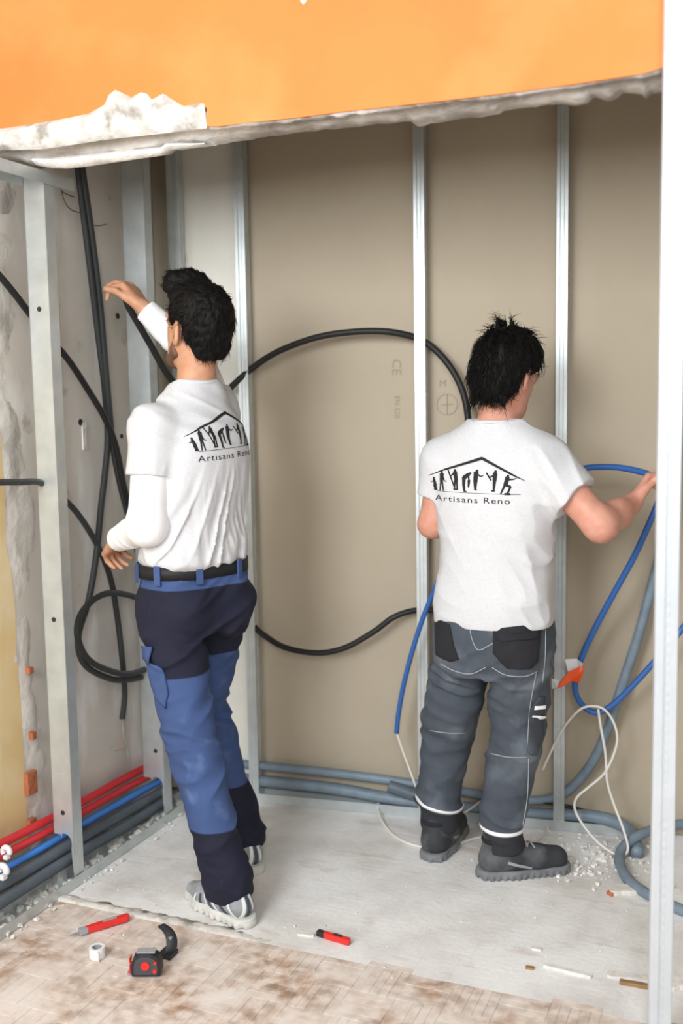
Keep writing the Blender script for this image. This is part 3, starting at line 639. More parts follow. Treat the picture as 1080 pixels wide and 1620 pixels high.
for k in range(260):
    t = random.random(); q = at_z(random.gauss(955, 45), random.gauss(1350, 22)); q[1] = min(q[1], y_back(q[0])-.02); pp.append((q[0], q[1], .001, random.choice([.003, .004, .006, .009])))
for k in range(90):
    q = at_z(random.uniform(150, 1000), random.uniform(1320, 1560)); q[1] = min(q[1], y_back(q[0])-.02); q[0] = max(q[0], -1.92); pp.append((q[0], q[1], .001, random.choice([.002, .003, .004])))
tag(pebbles('floor_crumbs', pp, MT['crumb']), 'fine plaster crumbs scattered over the dusty floor', 'rubble', kind='stuff')
for x, y, s, lb in ((-2.03, 2.24, .026, 'white plaster chunk under the grey conduits, in front of the foremost left stud'), (-2.05, 2.64, .034, 'larger white plaster chunk just behind the foremost left stud'), (-2.03, 2.80, .028, 'white plaster chunk under the grey conduits, nearer to the left worker')):
    o = pebbles('plaster_chunk', [(0, 0, 0, s)], MT['crumb']); o.location = (x, y, .006)
    m = o.modifiers.new('s', 'SUBSURF'); m.levels = m.render_levels = 2
    tag(o, lb, 'debris', 'plaster chunks by the left wall')

# ================================================================== PEOPLE
V3 = lambda *a: np.array(a, float)
def unit(a): a = np.asarray(a, float); return a/np.linalg.norm(a)
def smin(a, b, k):
    if k <= 0: return np.minimum(a, b)
    h = np.clip(.5+.5*(b-a)/k, 0, 1); return b+(a-b)*h-k*h*(1-h)
class Solid:                                                    # a blended union of simple volumes
    def __init__(s): s.p = []; s.post = []
    def cone(s, a, b, ra, rb, k=.02, flat=None, fs=1.):         # tapered limb; flat: direction squeezed by fs
        a, b = V3(*a), V3(*b); ab = b-a; L2 = max(ab@ab, 1e-9); n = None if flat is None else unit(flat)
        def f(P):
            q = P-a; h = np.clip(q@ab/L2, 0, 1); q = q-h[:, None]*ab; r = ra+(rb-ra)*h
            if n is not None: q = q+((fs-1)*(q@n))[:, None]*n
            return np.sqrt((q*q).sum(1))-r
        R = max(ra, rb)*1.0+.06; s.p.append((f, np.minimum(a, b)-R, np.maximum(a, b)+R, k, 1)); return s
    def chain(s, pts, rs, k=.02, **kw):
        for i in range(len(pts)-1): s.cone(pts[i], pts[i+1], rs[i], rs[i+1], k, **kw)
        return s
    def ell(s, c, ax, r, k=.02, sgn=1):
        c = V3(*c); ax = np.array([unit(a) for a in ax]); r = V3(*r)
        def f(P):
            q = (P-c)@ax.T; k0 = np.sqrt(((q/r)**2).sum(1)); k1 = np.sqrt(((q/r**2)**2).sum(1)); return k0*(k0-1)/np.maximum(k1, 1e-9)
        R = max(r)+.06; s.p.append((f, c-R, c+R, k, sgn)); return s
    def loft(s, rows, rv, k=.03, e=2.4):                        # rows: (z, cx, cy, half width, half depth), rv = sideways unit vector
        rows = sorted(rows); R = np.array(rows, float); zz = np.linspace(R[0, 0], R[-1, 0], 120); D = np.zeros((120, 4))
        for c in range(4):
            y = R[:, c+1]; m = np.gradient(y, R[:, 0]); i = np.clip(np.searchsorted(R[:, 0], zz)-1, 0, len(R)-2); h = R[i+1, 0]-R[i, 0]; t = (zz-R[i, 0])/h
            D[:, c] = (2*t**3-3*t**2+1)*y[i]+(t**3-2*t**2+t)*h*m[i]+(-2*t**3+3*t**2)*y[i+1]+(t**3-t**2)*h*m[i+1]
        rv = unit(rv); fv = V3(-rv[1], rv[0], 0)
        def f(P):
            z = np.clip(P[:, 2], zz[0], zz[-1]); C = [np.interp(z, zz, D[:, c]) for c in range(4)]
            dx, dy = P[:, 0]-C[0], P[:, 1]-C[1]; u = np.abs(dx*rv[0]+dy*rv[1]); v = np.abs(dx*fv[0]+dy*fv[1])
            d = ((u/C[2])**e+(v/C[3])**e)**(1/e); rad = np.sqrt(u*u+v*v); dd = np.where(d > 1e-6, rad*(1-1/np.maximum(d, 1e-6)), -np.minimum(C[2], C[3]))
            dz = np.maximum(zz[0]-P[:, 2], P[:, 2]-zz[-1]); return np.maximum(dd*.9, dz)
        m_ = R[:, 3:].max()+.07; s.p.append((f, V3(R[:, 1].min()-m_, R[:, 2].min()-m_, R[0, 0]-.07), V3(R[:, 1].max()+m_, R[:, 2].max()+m_, R[-1, 0]+.07), k, 1)); return s
    def sub(s, o, k=.03):
        lo, hi = o.bounds(); s.p.append((lambda P: o(P), lo, hi, k, 1)); return s
    def cut(s, p, n):                                           # keep the side n points away from
        p = V3(*p); n = unit(n); s.post.append(lambda P, d: np.maximum(d, (P-p)@n)); return s
    def disp(s, fn):
        def g(P, d):
            m = np.abs(d) < .03; d = d.copy(); d[m] -= fn(P[m]); return d
        s.post.append(g); return s
    def __call__(s, P):
        d = np.full(len(P), .3); plo, phi = P.min(0), P.max(0)
        for f, lo, hi, k, sg in s.p:
            if (plo > hi).any() or (phi < lo).any(): continue
            m = (P[:, 0] > lo[0]) & (P[:, 0] < hi[0]) & (P[:, 1] > lo[1]) & (P[:, 1] < hi[1]) & (P[:, 2] > lo[2]) & (P[:, 2] < hi[2])
            if not m.any(): continue
            e = f(P[m]); d[m] = smin(d[m], e, k) if sg > 0 else -smin(-d[m], e, k)
        for g in s.post: d = g(P, d)
        return d
    def bounds(s):
        lo = np.min([p[1] for p in s.p if p[4] > 0], axis=0); hi = np.max([p[2] for p in s.p if p[4] > 0], axis=0); return lo, hi
def surface(sol, h, smooth=1):
    lo, hi = sol.bounds(); B = 8; nb = np.ceil((hi-lo)/(h*B)).astype(int)+1; n = nb*B
    bi = np.stack(np.meshgrid(*[np.arange(k) for k in nb], indexing='ij'), -1).reshape(-1, 3)
    dc = sol(lo+(bi*B+B/2-.5)*h); act = np.abs(dc) < h*B*.9+.012
    D = np.repeat(np.repeat(np.repeat(np.sign(dc).reshape(nb), B, 0), B, 1), B, 2).astype(np.float32)
    loc = np.stack(np.meshgrid(*[np.arange(B)]*3, indexing='ij'), -1).reshape(-1, 3); ab = bi[act]; ab = ab[np.lexsort((ab[:, 0], ab[:, 1]//3, ab[:, 2]//2))]
    for i in range(0, len(ab), 40):
        ix = (ab[i:i+40, None]*B+loc[None]).reshape(-1, 3); D[ix[:, 0], ix[:, 1], ix[:, 2]] = sol(lo+ix*h)
    I = D < 0; c = np.zeros(n-1, np.int8)
    for a in (0, 1):
        for b in (0, 1):
            for e in (0, 1): c += I[a:n[0]-1+a, b:n[1]-1+b, e:n[2]-1+e]
    cells = np.argwhere((c > 0) & (c < 8)); idx = -np.ones(n-1, np.int32); idx[tuple(cells.T)] = np.arange(len(cells))
    acc = np.zeros((len(cells), 3)); cnt = np.zeros(len(cells)); cor = [(a, b, e) for a in (0, 1) for b in (0, 1) for e in (0, 1)]
    for p in cor:
        for ax in range(3):
            if p[ax]: continue
            q = list(p); q[ax] = 1; d0 = D[tuple((cells+p).T)]; d1 = D[tuple((cells+q).T)]; m = (d0 < 0) != (d1 < 0)
            t = d0[m]/(d0[m]-d1[m]); w_ = np.tile(np.array(p, float), (m.sum(), 1)); w_[:, ax] = t; acc[m] += w_; cnt[m] += 1
    V = lo+(cells+acc/cnt[:, None])*h; F = []
    for ax in range(3):
        sl0 = [slice(None)]*3; sl1 = [slice(None)]*3; sl0[ax] = slice(0, -1); sl1[ax] = slice(1, None)
        s0, s1 = I[tuple(sl0)], I[tuple(sl1)]; e = np.argwhere(s0 != s1); u, v = [(1, 2), (2, 0), (0, 1)][ax]
        e = e[(e[:, u] > 0) & (e[:, v] > 0) & (e[:, u] < n[u]-1) & (e[:, v] < n[v]-1)]; fl_ = s0[tuple(e.T)]
        def g(du, dv): q = e.copy(); q[:, u] -= du; q[:, v] -= dv; return idx[tuple(q.T)]
        q = np.stack([g(1, 1), g(0, 1), g(0, 0), g(1, 0)], 1); q[~fl_] = q[~fl_][:, ::-1]; F.append(q)
    F = np.concatenate(F); F = F[(F >= 0).all(1)]
    E = np.concatenate([F[:, [0, 1]], F[:, [1, 2]], F[:, [2, 3]], F[:, [3, 0]]])
    for it in range(smooth):
        a = np.zeros_like(V); k = np.bincount(E[:, 0], minlength=len(V))+np.bincount(E[:, 1], minlength=len(V))
        for c_ in range(3): a[:, c_] = np.bincount(E[:, 0], V[E[:, 1], c_], len(V))+np.bincount(E[:, 1], V[E[:, 0], c_], len(V))
        V = V*.5+a/np.maximum(k, 1)[:, None]*.5
    return V, F
def sdf_obj(name, sol, h, m, parent, base, smooth=1, attrs=None):
    V, F = surface(sol, h, smooth); me = bpy.data.meshes.new(name); B_ = V-np.asarray(base)
    me.vertices.add(len(V)); me.vertices.foreach_set('co', B_.ravel().astype(np.float32))
    me.loops.add(F.size); me.loops.foreach_set('vertex_index', F.ravel().astype(np.int32)); me.polygons.add(len(F))
    me.polygons.foreach_set('loop_start', np.arange(0, F.size, 4, dtype=np.int32)); me.update(calc_edges=True); me.validate(); me.shade_smooth()
    for k, fn in (attrs or {}).items():
        at = me.attributes.new(k, 'FLOAT', 'POINT'); at.data.foreach_set('value', fn(V).astype(np.float32))
    o = link(name, me, m, parent)
    o_bvh[name+str(id(parent))] = (V, F); o['_k'] = 0; del o['_k']
    return o, V, F
o_bvh = {}
def bvh_of(V, F): return BVHTree.FromPolygons([tuple(p) for p in V], [tuple(int(i) for i in q) for q in F])
def folds(P, axes, sc, amp, seed=0., sharp=1.5):                # long soft creases: noise stretched along one direction
    A = np.array([unit(a) for a in axes]); n = vnoise((P@A.T)*np.array(sc)+seed); r = 1-np.abs(2*n-1); return amp*(r**sharp-.45)
def refine(v, f, L):                                            # split long edges of a flat mesh (2d verts)
    bm = bmesh.new(); vs = [bm.verts.new((p[0], p[1], 0)) for p in v]
    for q in f:
        try: bm.faces.new([vs[i] for i in q])
        except ValueError: pass
    bmesh.ops.triangulate(bm, faces=bm.faces)
    for it in range(7):
        e = [x for x in bm.edges if x.calc_length() > L]
        if not e: break
        bmesh.ops.subdivide_edges(bm, edges=e, cuts=1); bmesh.ops.triangulate(bm, faces=[x for x in bm.faces if len(x.verts) > 3])
    bm.verts.index_update(); out = [tuple(x.co)[:2] for x in bm.verts], [tuple(y.index for y in x.verts) for x in bm.faces]; bm.free(); return out
def on_cloth(bvh, v, f, org, u, vv, n, off):                    # lay a flat pattern on a garment: org + x*u + y*vv, pressed along n
    out = []; ok = []
    for x, y in v:
        p = Vector(org+u*x+vv*y-n*.35); h = bvh.ray_cast(p, Vector(n), .8)
        if h[0] is None: out.append(np.zeros(3)); ok.append(False)
        else: out.append(np.array(h[0])+np.array(h[1])*off*(1 if h[1].dot(Vector(n)) < 0 else -1)); ok.append(True)
    f = [q for q in f if all(ok[i] for i in q) and max(np.linalg.norm(out[q[i]]-out[q[i-1]]) for i in range(len(q))) < .05]
    used = sorted({i for q in f for i in q}); mp = {i: k for k, i in enumerate(used)}
    return [out[i] for i in used], [tuple(mp[i] for i in q) for q in f]
def thick(v, f, bvh_n, t):                                      # give a laid patch its thickness (shell towards -n)
    n = len(v); cnt = {}
    for q in f:
        for i in range(len(q)):
            e = (q[i], q[(i+1) % len(q)]); k = tuple(sorted(e)); cnt.setdefault(k, []).append(e)
    v2 = list(v)+[p-bvh_n*(-t) for p in v]; f2 = list(f)+[tuple(i+n for i in q[::-1]) for q in f]
    for k, es in cnt.items():
        if len(es) == 1: a, b = es[0]; f2.append((b, a, a+n, b+n))
    return v2, f2

# ---- the logo both shirts carry: roof line, seven workers, a ground line and the words
def stroke(L_, a, b, w0, w1=None):
    w1 = w0 if w1 is None else w1; w0, w1 = w0*1.3, w1*1.3; a, b = np.array(a, float), np.array(b, float); d = (b-a)/max(np.linalg.norm(b-a), 1e-6); s = np.array([-d[1], d[0]])
    n = len(L_[0]); L_[0].extend([a-s*w0/2, b-s*w1/2, b+d*w1*.3, b+s*w1/2, a+s*w0/2, a-d*w0*.3]); L_[1].append(tuple(range(n, n+6)))
def disc(L_, c, r):
    n = len(L_[0]); L_[0].extend([np.array(c)+r*np.array([math.cos(t), math.sin(t)]) for t in np.arange(8)*math.pi/4]); L_[1].append(tuple(range(n, n+8)))
FIG = [
 ([(138, 325, 9)], [(138, 335, 150, 385, 15, 22), (146, 385, 155, 425, 24, 18), (140, 350, 112, 362, 7, 5), (140, 425, 168, 428, 9, 7)]),
 ([(208, 272, 10)], [(208, 285, 205, 350, 28, 22), (201, 345, 194, 430, 12, 8), (211, 345, 224, 430, 12, 8), (216, 300, 230, 345, 10, 7), (228, 345, 248, 350, 6, 5)]),
 ([(322, 251, 11)], [(258, 240, 320, 400, 9, 9), (322, 262, 334, 335, 27, 24), (324, 330, 318, 410, 13, 10), (338, 330, 342, 410, 13, 10), (315, 275, 286, 302, 10, 8), (312, 412, 348, 412, 10, 8)]),
 ([(452, 272, 10)], [(442, 279, 402, 308, 22, 28), (400, 305, 397, 370, 26, 18), (397, 370, 402, 420, 18, 13), (398, 423, 420, 426, 9, 7), (436, 292, 444, 340, 12, 9), (442, 330, 438, 390, 18, 10)]),
 ([(510, 249, 11)], [(502, 262, 495, 340, 32, 28), (495, 340, 494, 408, 26, 14), (510, 272, 536, 296, 11, 8), (536, 296, 562, 288, 8, 5), (488, 410, 508, 410, 8, 7)]),
 ([(664, 252, 12)], [(660, 264, 655, 325, 28, 26), (655, 320, 648, 410, 24, 12), (630, 413, 656, 413, 9, 9), (652, 282, 612, 302, 11, 8), (588, 265, 626, 326, 10, 10)]),
 ([(765, 286, 11)], [(762, 296, 744, 360, 28, 26), (744, 350, 706, 436, 17, 9), (748, 362, 786, 376, 18, 15), (786, 376, 762, 428, 14, 12), (738, 436, 782, 436, 14, 14), (768, 318, 816, 312, 11, 8), (816, 312, 836, 300, 7, 4)]),
]
K = .000342
def logo(shirt, bvh, org, u, n, base, scale=1., tilt=0.):
    Z = V3(0, 0, 1); vv = unit(Z-n*(Z@n)); u = unit(u-n*(u@n)); c, s = math.cos(tilt), math.sin(tilt); u, vv = u*c+vv*s, vv*c-u*s
    cv = lambda p: np.array([(p[0]-497)*K*scale, (435-p[1])*K*scale])
    def put(name, L_, ref=.006):
        v, f = refine(L_[0], L_[1], ref); v, f = on_cloth(bvh, v, f, org, u, vv, n, .0012)
        if f: pyd(name, v, f, MT['ink'], shirt, True, base)
    def conv(figs):
        L_ = ([], [])
        for heads, st in figs:
            for x, y, r in heads: disc(L_, cv((x, y)), r*K*scale)
            for x0, y0, x1, y1, w0, w1 in st: stroke(L_, cv((x0, y0)), cv((x1, y1)), w0*K*scale, w1*K*scale)
        return L_
    L_ = ([], [])
    for a, b, w0, w1 in (((92, 305), (230, 250), 3, 10), ((230, 250), (550, 145), 12, 19), ((550, 145), (800, 275), 19, 13), ((800, 275), (905, 325), 12, 3)): stroke(L_, cv(a), cv(b), w0*K*scale, w1*K*scale)
    put('roof_print', L_)
    for fg in FIG: put('worker_print', conv([fg]))
    L_ = ([], []); stroke(L_, cv((165, 436)), cv((870, 440)), 2.5*K*scale); put('ground_line_print', L_)
    tv, tf = text_mesh('Artisans Reno', .0245*scale, 1.16); wd = tv[:, 0].max(); x0 = (150-497)*K*scale; sx = (782-150)*K*scale/wd
    v, f = refine([(x0+p[0]*sx, (435-520)*K*scale+p[1]) for p in tv], tf, .008); v, f = on_cloth(bvh, v, f, org, u, vv, n, .0012)
    pyd('lettering', v, f, MT['ink'], shirt, True, base)

# ---- skin, hair and cloth
def skinmat(name, c, c2):
    m = mat(name, c, .5, var=.1, vscale=25, col2=c2, bump=.05, bscale=180, spec=.4); b = m.node_tree.nodes['Principled BSDF']
    b.inputs['Subsurface Weight'].default_value = .12; b.inputs['Subsurface Radius'].default_value = (.012, .005, .003); b.inputs['Subsurface Scale'].default_value = .6; return m
MT['ink'] = mat('black_ink', (.015, .015, .015), .8)
MT['skinA'] = skinmat('tanned_skin', (.62, .33, .20), (.52, .25, .14)); MT['skinB'] = skinmat('ruddy_skin', (.66, .34, .25), (.58, .26, .18))
MT['hair'] = mat('black_hair', (.007, .006, .0055), .62, var=.5, vscale=60, bump=.35, bscale=140, stretch=(1, 1, .3), spec=.18)
MT['shirt'] = mat('heather_grey_jersey', (.66, .665, .68), .9, var=.08, vscale=130, stretch=(1, 1, 2.2), bump=.08, bscale=320)
MT['sleeve'] = mat('white_jersey', (.90, .90, .90), .9, bump=.05, bscale=300)
MT['workblue'] = add_layer(mat('blue_work_cloth', (.052, .094, .235), .85, var=.12, vscale=9, bump=.12, bscale=220), (.13, .20, .40), 9, .60, .80)
MT['navy'] = mat('navy_cloth', (.010, .0115, .029), .88, var=.2, vscale=12, bump=.12, bscale=220)
add_zone(MT['workblue'], 'navy', (.010, .0115, .029))
MT['bluecloth'] = mat('blue_pocket_cloth', (.052, .094, .235), .85, var=.12, vscale=9, bump=.12, bscale=220)
MT['denim'] = add_layer(mat('worn_grey_denim', (.072, .086, .108), .9, var=.2, vscale=11, bump=.2, bscale=260), (.17, .195, .225), 7, .50, .75)
add_zone(MT['denim'], 'cuff', (.030, .031, .037))
MT['dark'] = mat('black_patch_cloth', (.020, .021, .026), .9, var=.2, vscale=14, bump=.12, bscale=240)
MT['stitch'] = mat('pale_stitching', (.33, .36, .38), .8)
MT['reflect'] = mat('reflective_band', (.88, .88, .88), .4)
MT['belt'] = mat('black_belt', (.012, .012, .014), .6)
MT['boot'] = add_layer(mat('dusty_black_boot', (.035, .038, .042), .7, bump=.1, bscale=90), (.22, .23, .24), 7, .5, .8)
MT['bootsole'] = mat('dusty_rubber', (.22, .23, .24), .9, var=.3, vscale=20)
MT['shoe'] = mat('grey_mesh_shoe', (.34, .36, .38), .75, var=.25, vscale=35, bump=.2, bscale=160)
MT['shoesole'] = mat('pale_rubber_sole', (.68, .68, .64), .7, var=.15, vscale=20)
MT['shoedark'] = mat('dark_shoe_overlay', (.06, .07, .09), .6)
MT['shoewhite'] = mat('silver_shoe_overlay', (.74, .76, .77), .45)
MT['gold'] = mat('fine_gold', (.75, .52, .25), .3, .9)
MT['eye'] = mat('eye_white', (.85, .83, .80), .3)

def head_solid(s, c, f, u, sz=1.):
    r = np.cross(f, u); A = [r, f, u]
    s.ell(c+u*.025*sz-f*.012*sz, A, np.array([.076, .096, .092])*sz, .02)                  # skull
    s.ell(c+f*.030*sz-u*.035*sz, A, np.array([.062, .066, .085])*sz, .03)                  # face
    s.cone(c+f*.052*sz-u*.100*sz+r*.012, c+f*.052*sz-u*.100*sz-r*.012, .026*sz, .026*sz, .03)  # chin
    for q in (-1, 1):
        s.cone(c+r*q*.052*sz-u*.055*sz-f*.005*sz, c+r*q*.022*sz-u*.098*sz+f*.055*sz, .022*sz, .018*sz, .03)   # jaw
        s.ell(c+r*q*.032*sz+f*.090*sz+u*.002*sz, A, (.016, .012, .012), .008, -1)              # eye socket
        s.ell(c+r*q*.032*sz+f*.082*sz+u*.002*sz, A, (.012, .011, .011), .003)                  # eyeball and lid
        s.cone(c+r*q*.014+f*.094*sz+u*.020*sz, c+r*q*.046+f*.082*sz+u*.020*sz, .007, .006, .012)  # brow
        e = c+r*q*.083*sz-u*.016*sz-f*.014*sz                                                   # ear
        s.ell(e, [unit(r*q+f*.6), unit(f-r*q*.6-u*.15), u], (.0085, .022, .036), .007)
        s.ell(e+unit(r*q+f*.6)*.009+f*.003, [unit(r*q+f*.6), f, u], (.007, .012, .022), .003, -1)
        s.ell(e-u*.027+f*.004, [r, f, u], (.007, .010, .010), .006)
    s.cone(c+f*.094*sz+u*.008*sz, c+f*.116*sz-u*.030*sz, .008, .012, .012)                     # nose
    s.cone(c+f*.106*sz-u*.036*sz+r*.010, c+f*.106*sz-u*.036*sz-r*.010, .008, .008, .008)
    s.cone(c+f*.094*sz-u*.062*sz+r*.016, c+f*.094*sz-u*.062*sz-r*.016, .006, .006, .008)       # lips
    s.cone(c+f*.092*sz-u*.072*sz+r*.013, c+f*.092*sz-u*.072*sz-r*.013, .007, .007, .008)
def hand_solid(s, w, d, n, t, curl=(.5, .6, .4), sz=1., spread=.10, thumb=.5, per=None):
    # w wrist, d finger direction, n out of the palm, t towards the thumb
    d = unit(d); n = unit(n-d*(n@d)); t = unit(np.cross(n, d))*np.sign(np.cross(n, d)@t)
    for i, (o_, L) in enumerate(((.030, .074), (.010, .082), (-.011, .076), (-.030, .060))):
        b = w+(d*(.088-.006*abs(i-1))+t*o_)*sz; s.cone(w+d*.012*sz+t*o_*.6*sz, b, .0145*sz, .0115*sz, .012)
        k = curl if per is None else per[i]; dd = unit(d+t*(o_*spread*20)); p = b; a = 0; r = .0098
        for j, fr in enumerate((.45, .31, .24)):
            a += k[j]; q = p+(dd*math.cos(a)+n*math.sin(a))*L*fr*sz*1.05; s.cone(p, q, r*sz, (r-.0011)*sz, .004); p = q; r -= .0011
    s.cone(w+d*.02*sz+t*.012*sz+n*.006*sz, w+d*.045*sz+t*.034*sz+n*.012*sz, .016*sz, .0135*sz, .012)
    p = w+d*.045*sz+t*.036*sz+n*.012*sz; a = .9-thumb*.5
    for j, L in enumerate((.036, .028)):
        q = p+(d*math.cos(a)*.9+t*math.sin(a)+n*(.25+.5*thumb*j))*L*sz; s.cone(p, q, (.0115-.001*j)*sz, (.0105-.0015*j)*sz, .004); p = q; a -= .35
def brow_eyes(parent, c, f, u, base, sz=1.):
    r = np.cross(f, u)
    for q in (-1, 1):
        e = c+r*q*.032*sz+f*.088*sz+u*.002*sz-base; s_ = MB()
        v, fc = tube_mesh([e, e+f*.0062], [.0085, .0055], 12); pyd('eye', v, fc, MT['eye'], parent, True)

def sel(c): return math.copysign(abs(c)**(2/2.3), c)
def strands(parent, V, F, hc, crown, cnt, L0, L1, base, seed, keep=None, r0=.0011, lift=.35):   # loose locks over the hair volume
    rg = np.random.default_rng(seed); a, b, c = V[F[:, 0]], V[F[:, 1]], V[F[:, 2]]; N = np.cross(b-a, c-a); N /= np.linalg.norm(N, axis=1)[:, None]+1e-12
    idx = rg.choice(len(F), cnt*2); mb = MB(); k = 0
    for i in idx:
        p, n = a[i], N[i]
        if n@(p-hc) < .02 or (keep is not None and not keep(p)): continue
        t = p-crown; t = t-n*(t@n)
        if np.linalg.norm(t) < 1e-4: continue
        t = unit(unit(t)+rg.normal(0, .28, 3)); t = unit(t-n*(t@n)); L = rg.uniform(L0, L1); s_ = np.cross(n, t); pts = []
        for j, u in enumerate((0, .35, .7, 1.)): pts.append((p-n*.0015+t*L*u+n*(lift*L*u*(1-u)*1.6+rg.uniform(-.0005, .0012))-V3(0, 0, .10*L*u*u), r0*(1-.9*u)))
        vv = []
        for q, r_ in pts: vv += [q-base-s_*r_, q-base+n*r_, q-base+s_*r_]
        ff = [(j*3+m, j*3+(m+1) % 3, j*3+3+(m+1) % 3, j*3+3+m) for j in range(3) for m in range(3)]
        mb.add(vv, ff); k += 1
        if k >= cnt: break
    o = pyd('hair_strands', mb.v, mb.f, MT['hair'], parent, True); o['kind'] = 'stuff'; return o
def person_a():
    fwd = math.radians(66); f = V3(-math.sin(fwd), math.cos(fwd), 0); r = V3(math.cos(fwd), math.sin(fwd), 0); Z = V3(0, 0, 1)
    base = V3(-1.46, 2.62, 0)
    pel = V3(-1.605, 2.66, .93); lh, rh = pel-r*.095-Z*.03, pel+r*.095-Z*.03
    lk, la = V3(-1.560, 2.545, .490), V3(-1.418, 2.492, .095); rk, ra = V3(-1.690, 2.825, .520), V3(-1.540, 2.812, .095)
    ch = V3(-1.585, 2.66, 1.32); nb = V3(-1.588, 2.67, 1.515); hc = V3(-1.575, 2.67, 1.690)
    hf = unit(V3(-math.sin(math.radians(70)), math.cos(math.radians(70)), .22)); hu = unit(Z-hf*(Z@hf)-r*.06); hf = unit(hf-hu*(hf@hu)); hr = np.cross(hf, hu)
    rt_ = unit(V3(.276, .961, 0)); ft_ = V3(-.961, .276, 0); ls, rs = V3(-1.632, 2.508, 1.395), V3(-1.585, 2.795, 1.44)
    le, lw = V3(-1.640, 2.475, 1.125), V3(-1.805, 2.560, 1.068)
    re, rw = V3(-1.685, 2.845, 1.605), at_x(226, 486, -1.83)
    # body
    s = Solid(); head_solid(s, hc, hf, hu, 1.0)
    s.cone(nb-Z*.03, hc-hu*.06-hf*.015, .058, .054, .03)
    s.loft([(.86, *pel[:2], .145, .095), (1.0, -1.60, 2.66, .130, .095), (1.2, -1.59, 2.66, .145, .10), (1.36, *ch[:2], .145, .098), (1.46, *nb[:2], .10, .075)], rt_, .05)
    for a, b, c in ((lh, lk, la), (rh, rk, ra)):
        fd = unit(V3(-.93, .36, 0)) if c is la else unit(V3(-.80, .60, 0))
        s.cone(a, b, .072, .048, .03); s.cone(b, c, .046, .030, .02); s.cone(c, c+fd*.13-Z*.058, .028, .020, .02); s.cone(c, c-fd*.035-Z*.045, .028, .022, .02)
    for a, b, c in ((ls, le, lw), (rs, re, rw)): s.cone(nb-Z*.05, a, .05, .048, .04); s.cone(a, b, .044, .036, .02); s.cone(b, c, .036, .025, .02)
    lhand = unit(at_x(158, 866, -1.90)-lw)
    hand_solid(s, lw, unit(V3(-.66, .60, -.46)), unit(V3(.15, .40, -.75)), unit(V3(.3, .5, .8)), (.5, .75, .5), .95, per=[(.9, 1.0, .6), (.8, .9, .6), (.75, .8, .5), (.7, .8, .5)])
    rd = at_x(192, 437, -1.915)-rw
    hand_solid(s, rw, rd, unit(V3(-.80, .0, -.42)), unit(V3(-.25, -.75, -.5)), (.3, .5, .3), 1.04, spread=.10, per=[(.95, .75, .4), (.60, .55, .35), (.38, .45, .3), (.15, .4, .3)], thumb=.8)
    body, *_ = sdf_obj('person', s, .0042, MT['skinA'], None, base); body.location = base
    tag(body, 'worker in grey T-shirt over white sleeves and blue work trousers, reaching up at the left', 'person', 'workers seen from behind')
    brow_eyes(body, hc, hf, hu, base)
    # hair, faded at the neck, swept up in front
    s = Solid(); A = [hr, hf, hu]
    s.ell(hc+hu*.030-hf*.020, A, (.089, .104, .102), .02); s.ell(hc-hf*.055-hu*.035, A, (.070, .058, .070), .03)
    s.cone(hc+hu*.118+hf*.030+hr*.02, hc+hu*.122+hf*.062-hr*.035, .034, .030, .02); s.cone(hc+hu*.10+hf*.075-hr*.04, hc+hu*.135+hf*.045, .026, .022, .02)
    s.cut(hc+hf*.012-hu*.020, unit(hf*.85-hu*.50)); 
    s.cut(hc-hu*.082-hf*.06, unit(-hu+hf*.15))
    for q in (-1, 1): s.ell(hc+hr*q*.098-hu*.020-hf*.006, A, (.040, .033, .046), .010, -1); s.ell(hc+hr*q*.075-hu*.085-hf*.03, A, (.030, .05, .045), .015, -1)
    s.disp(lambda P: .006*(vnoise(((P-hc)@np.array(A).T)*np.array([70, 34, 70]))-.5)+.004*(vnoise((P-hc)*120)-.5))
    ho, V, F = sdf_obj('hair', s, .004, MT['hair'], body, base, 0)
    strands(ho, V, F, hc, hc-hf*.075+hu*.075, 1500, .016, .030, base, 3)
    s = Solid(); s.ell(hc+hu*.052+hf*.010, A, (.082, .100, .080), .02); s.cut(hc+hu*.075+hf*.05, unit(-hu+hf*.35)); s.cone(hc+hu*.118+hf*.030+hr*.02, hc+hu*.124+hf*.062-hr*.035, .030, .026, .02)
    s.disp(lambda P: .006*(vnoise(((P-hc)@np.array(A).T)*np.array([70, 34, 70])+3)-.5)); sdf_obj('fringe', s, .004, MT['hair'], body, base, 0)
    # short beard along the jaw
    s = Solid()
    for q in (-1, 1): s.cone(hc+hr*q*.060-hu*.025-hf*.0, hc+hr*q*.056-hu*.070+hf*.012, .012, .017, .01); s.cone(hc+hr*q*.054-hu*.070+hf*.01, hc+hr*q*.022-hu*.104+hf*.058, .018, .022, .01)
    s.cone(hc+hf*.060-hu*.106+hr*.02, hc+hf*.060-hu*.106-hr*.02, .025, .025, .01)
    s.disp(lambda P: .002*(vnoise(P*220)-.5)+.0045); sdf_obj('beard', s, .004, MT['beard'], body, base, 0)
    # T-shirt
    s = Solid()
    s.loft([(.985, -1.605, 2.66, .150, .110), (1.000, -1.605, 2.66, .166, .126), (1.04, -1.603, 2.66, .172, .130), (1.12, -1.600, 2.66, .166, .124), (1.24, -1.590, 2.66, .170, .130), (1.34, -1.585, 2.66, .168, .128), (1.41, -1.586, 2.662, .140, .108), (1.475, -1.590, 2.668, .088, .078), (1.527, -1.592, 2.674, .066, .064)], rt_, .03, 2.3)
    s.cone(nb-Z*.05-rt_*.04, ls+Z*.0, .052, .062, .05); s.cone(nb-Z*.045+rt_*.04, rs, .055, .060, .05)
    ld = unit(le-ls); s.cone(rs, rs+(re-rs)*.6, .060, .060, .03)
    sl = Solid(); sl.cone(ls-ld*.01, ls+ld*.16, .064, .067, .0); sl.cut(ls+ld*.130, ld); s.sub(sl, .022)
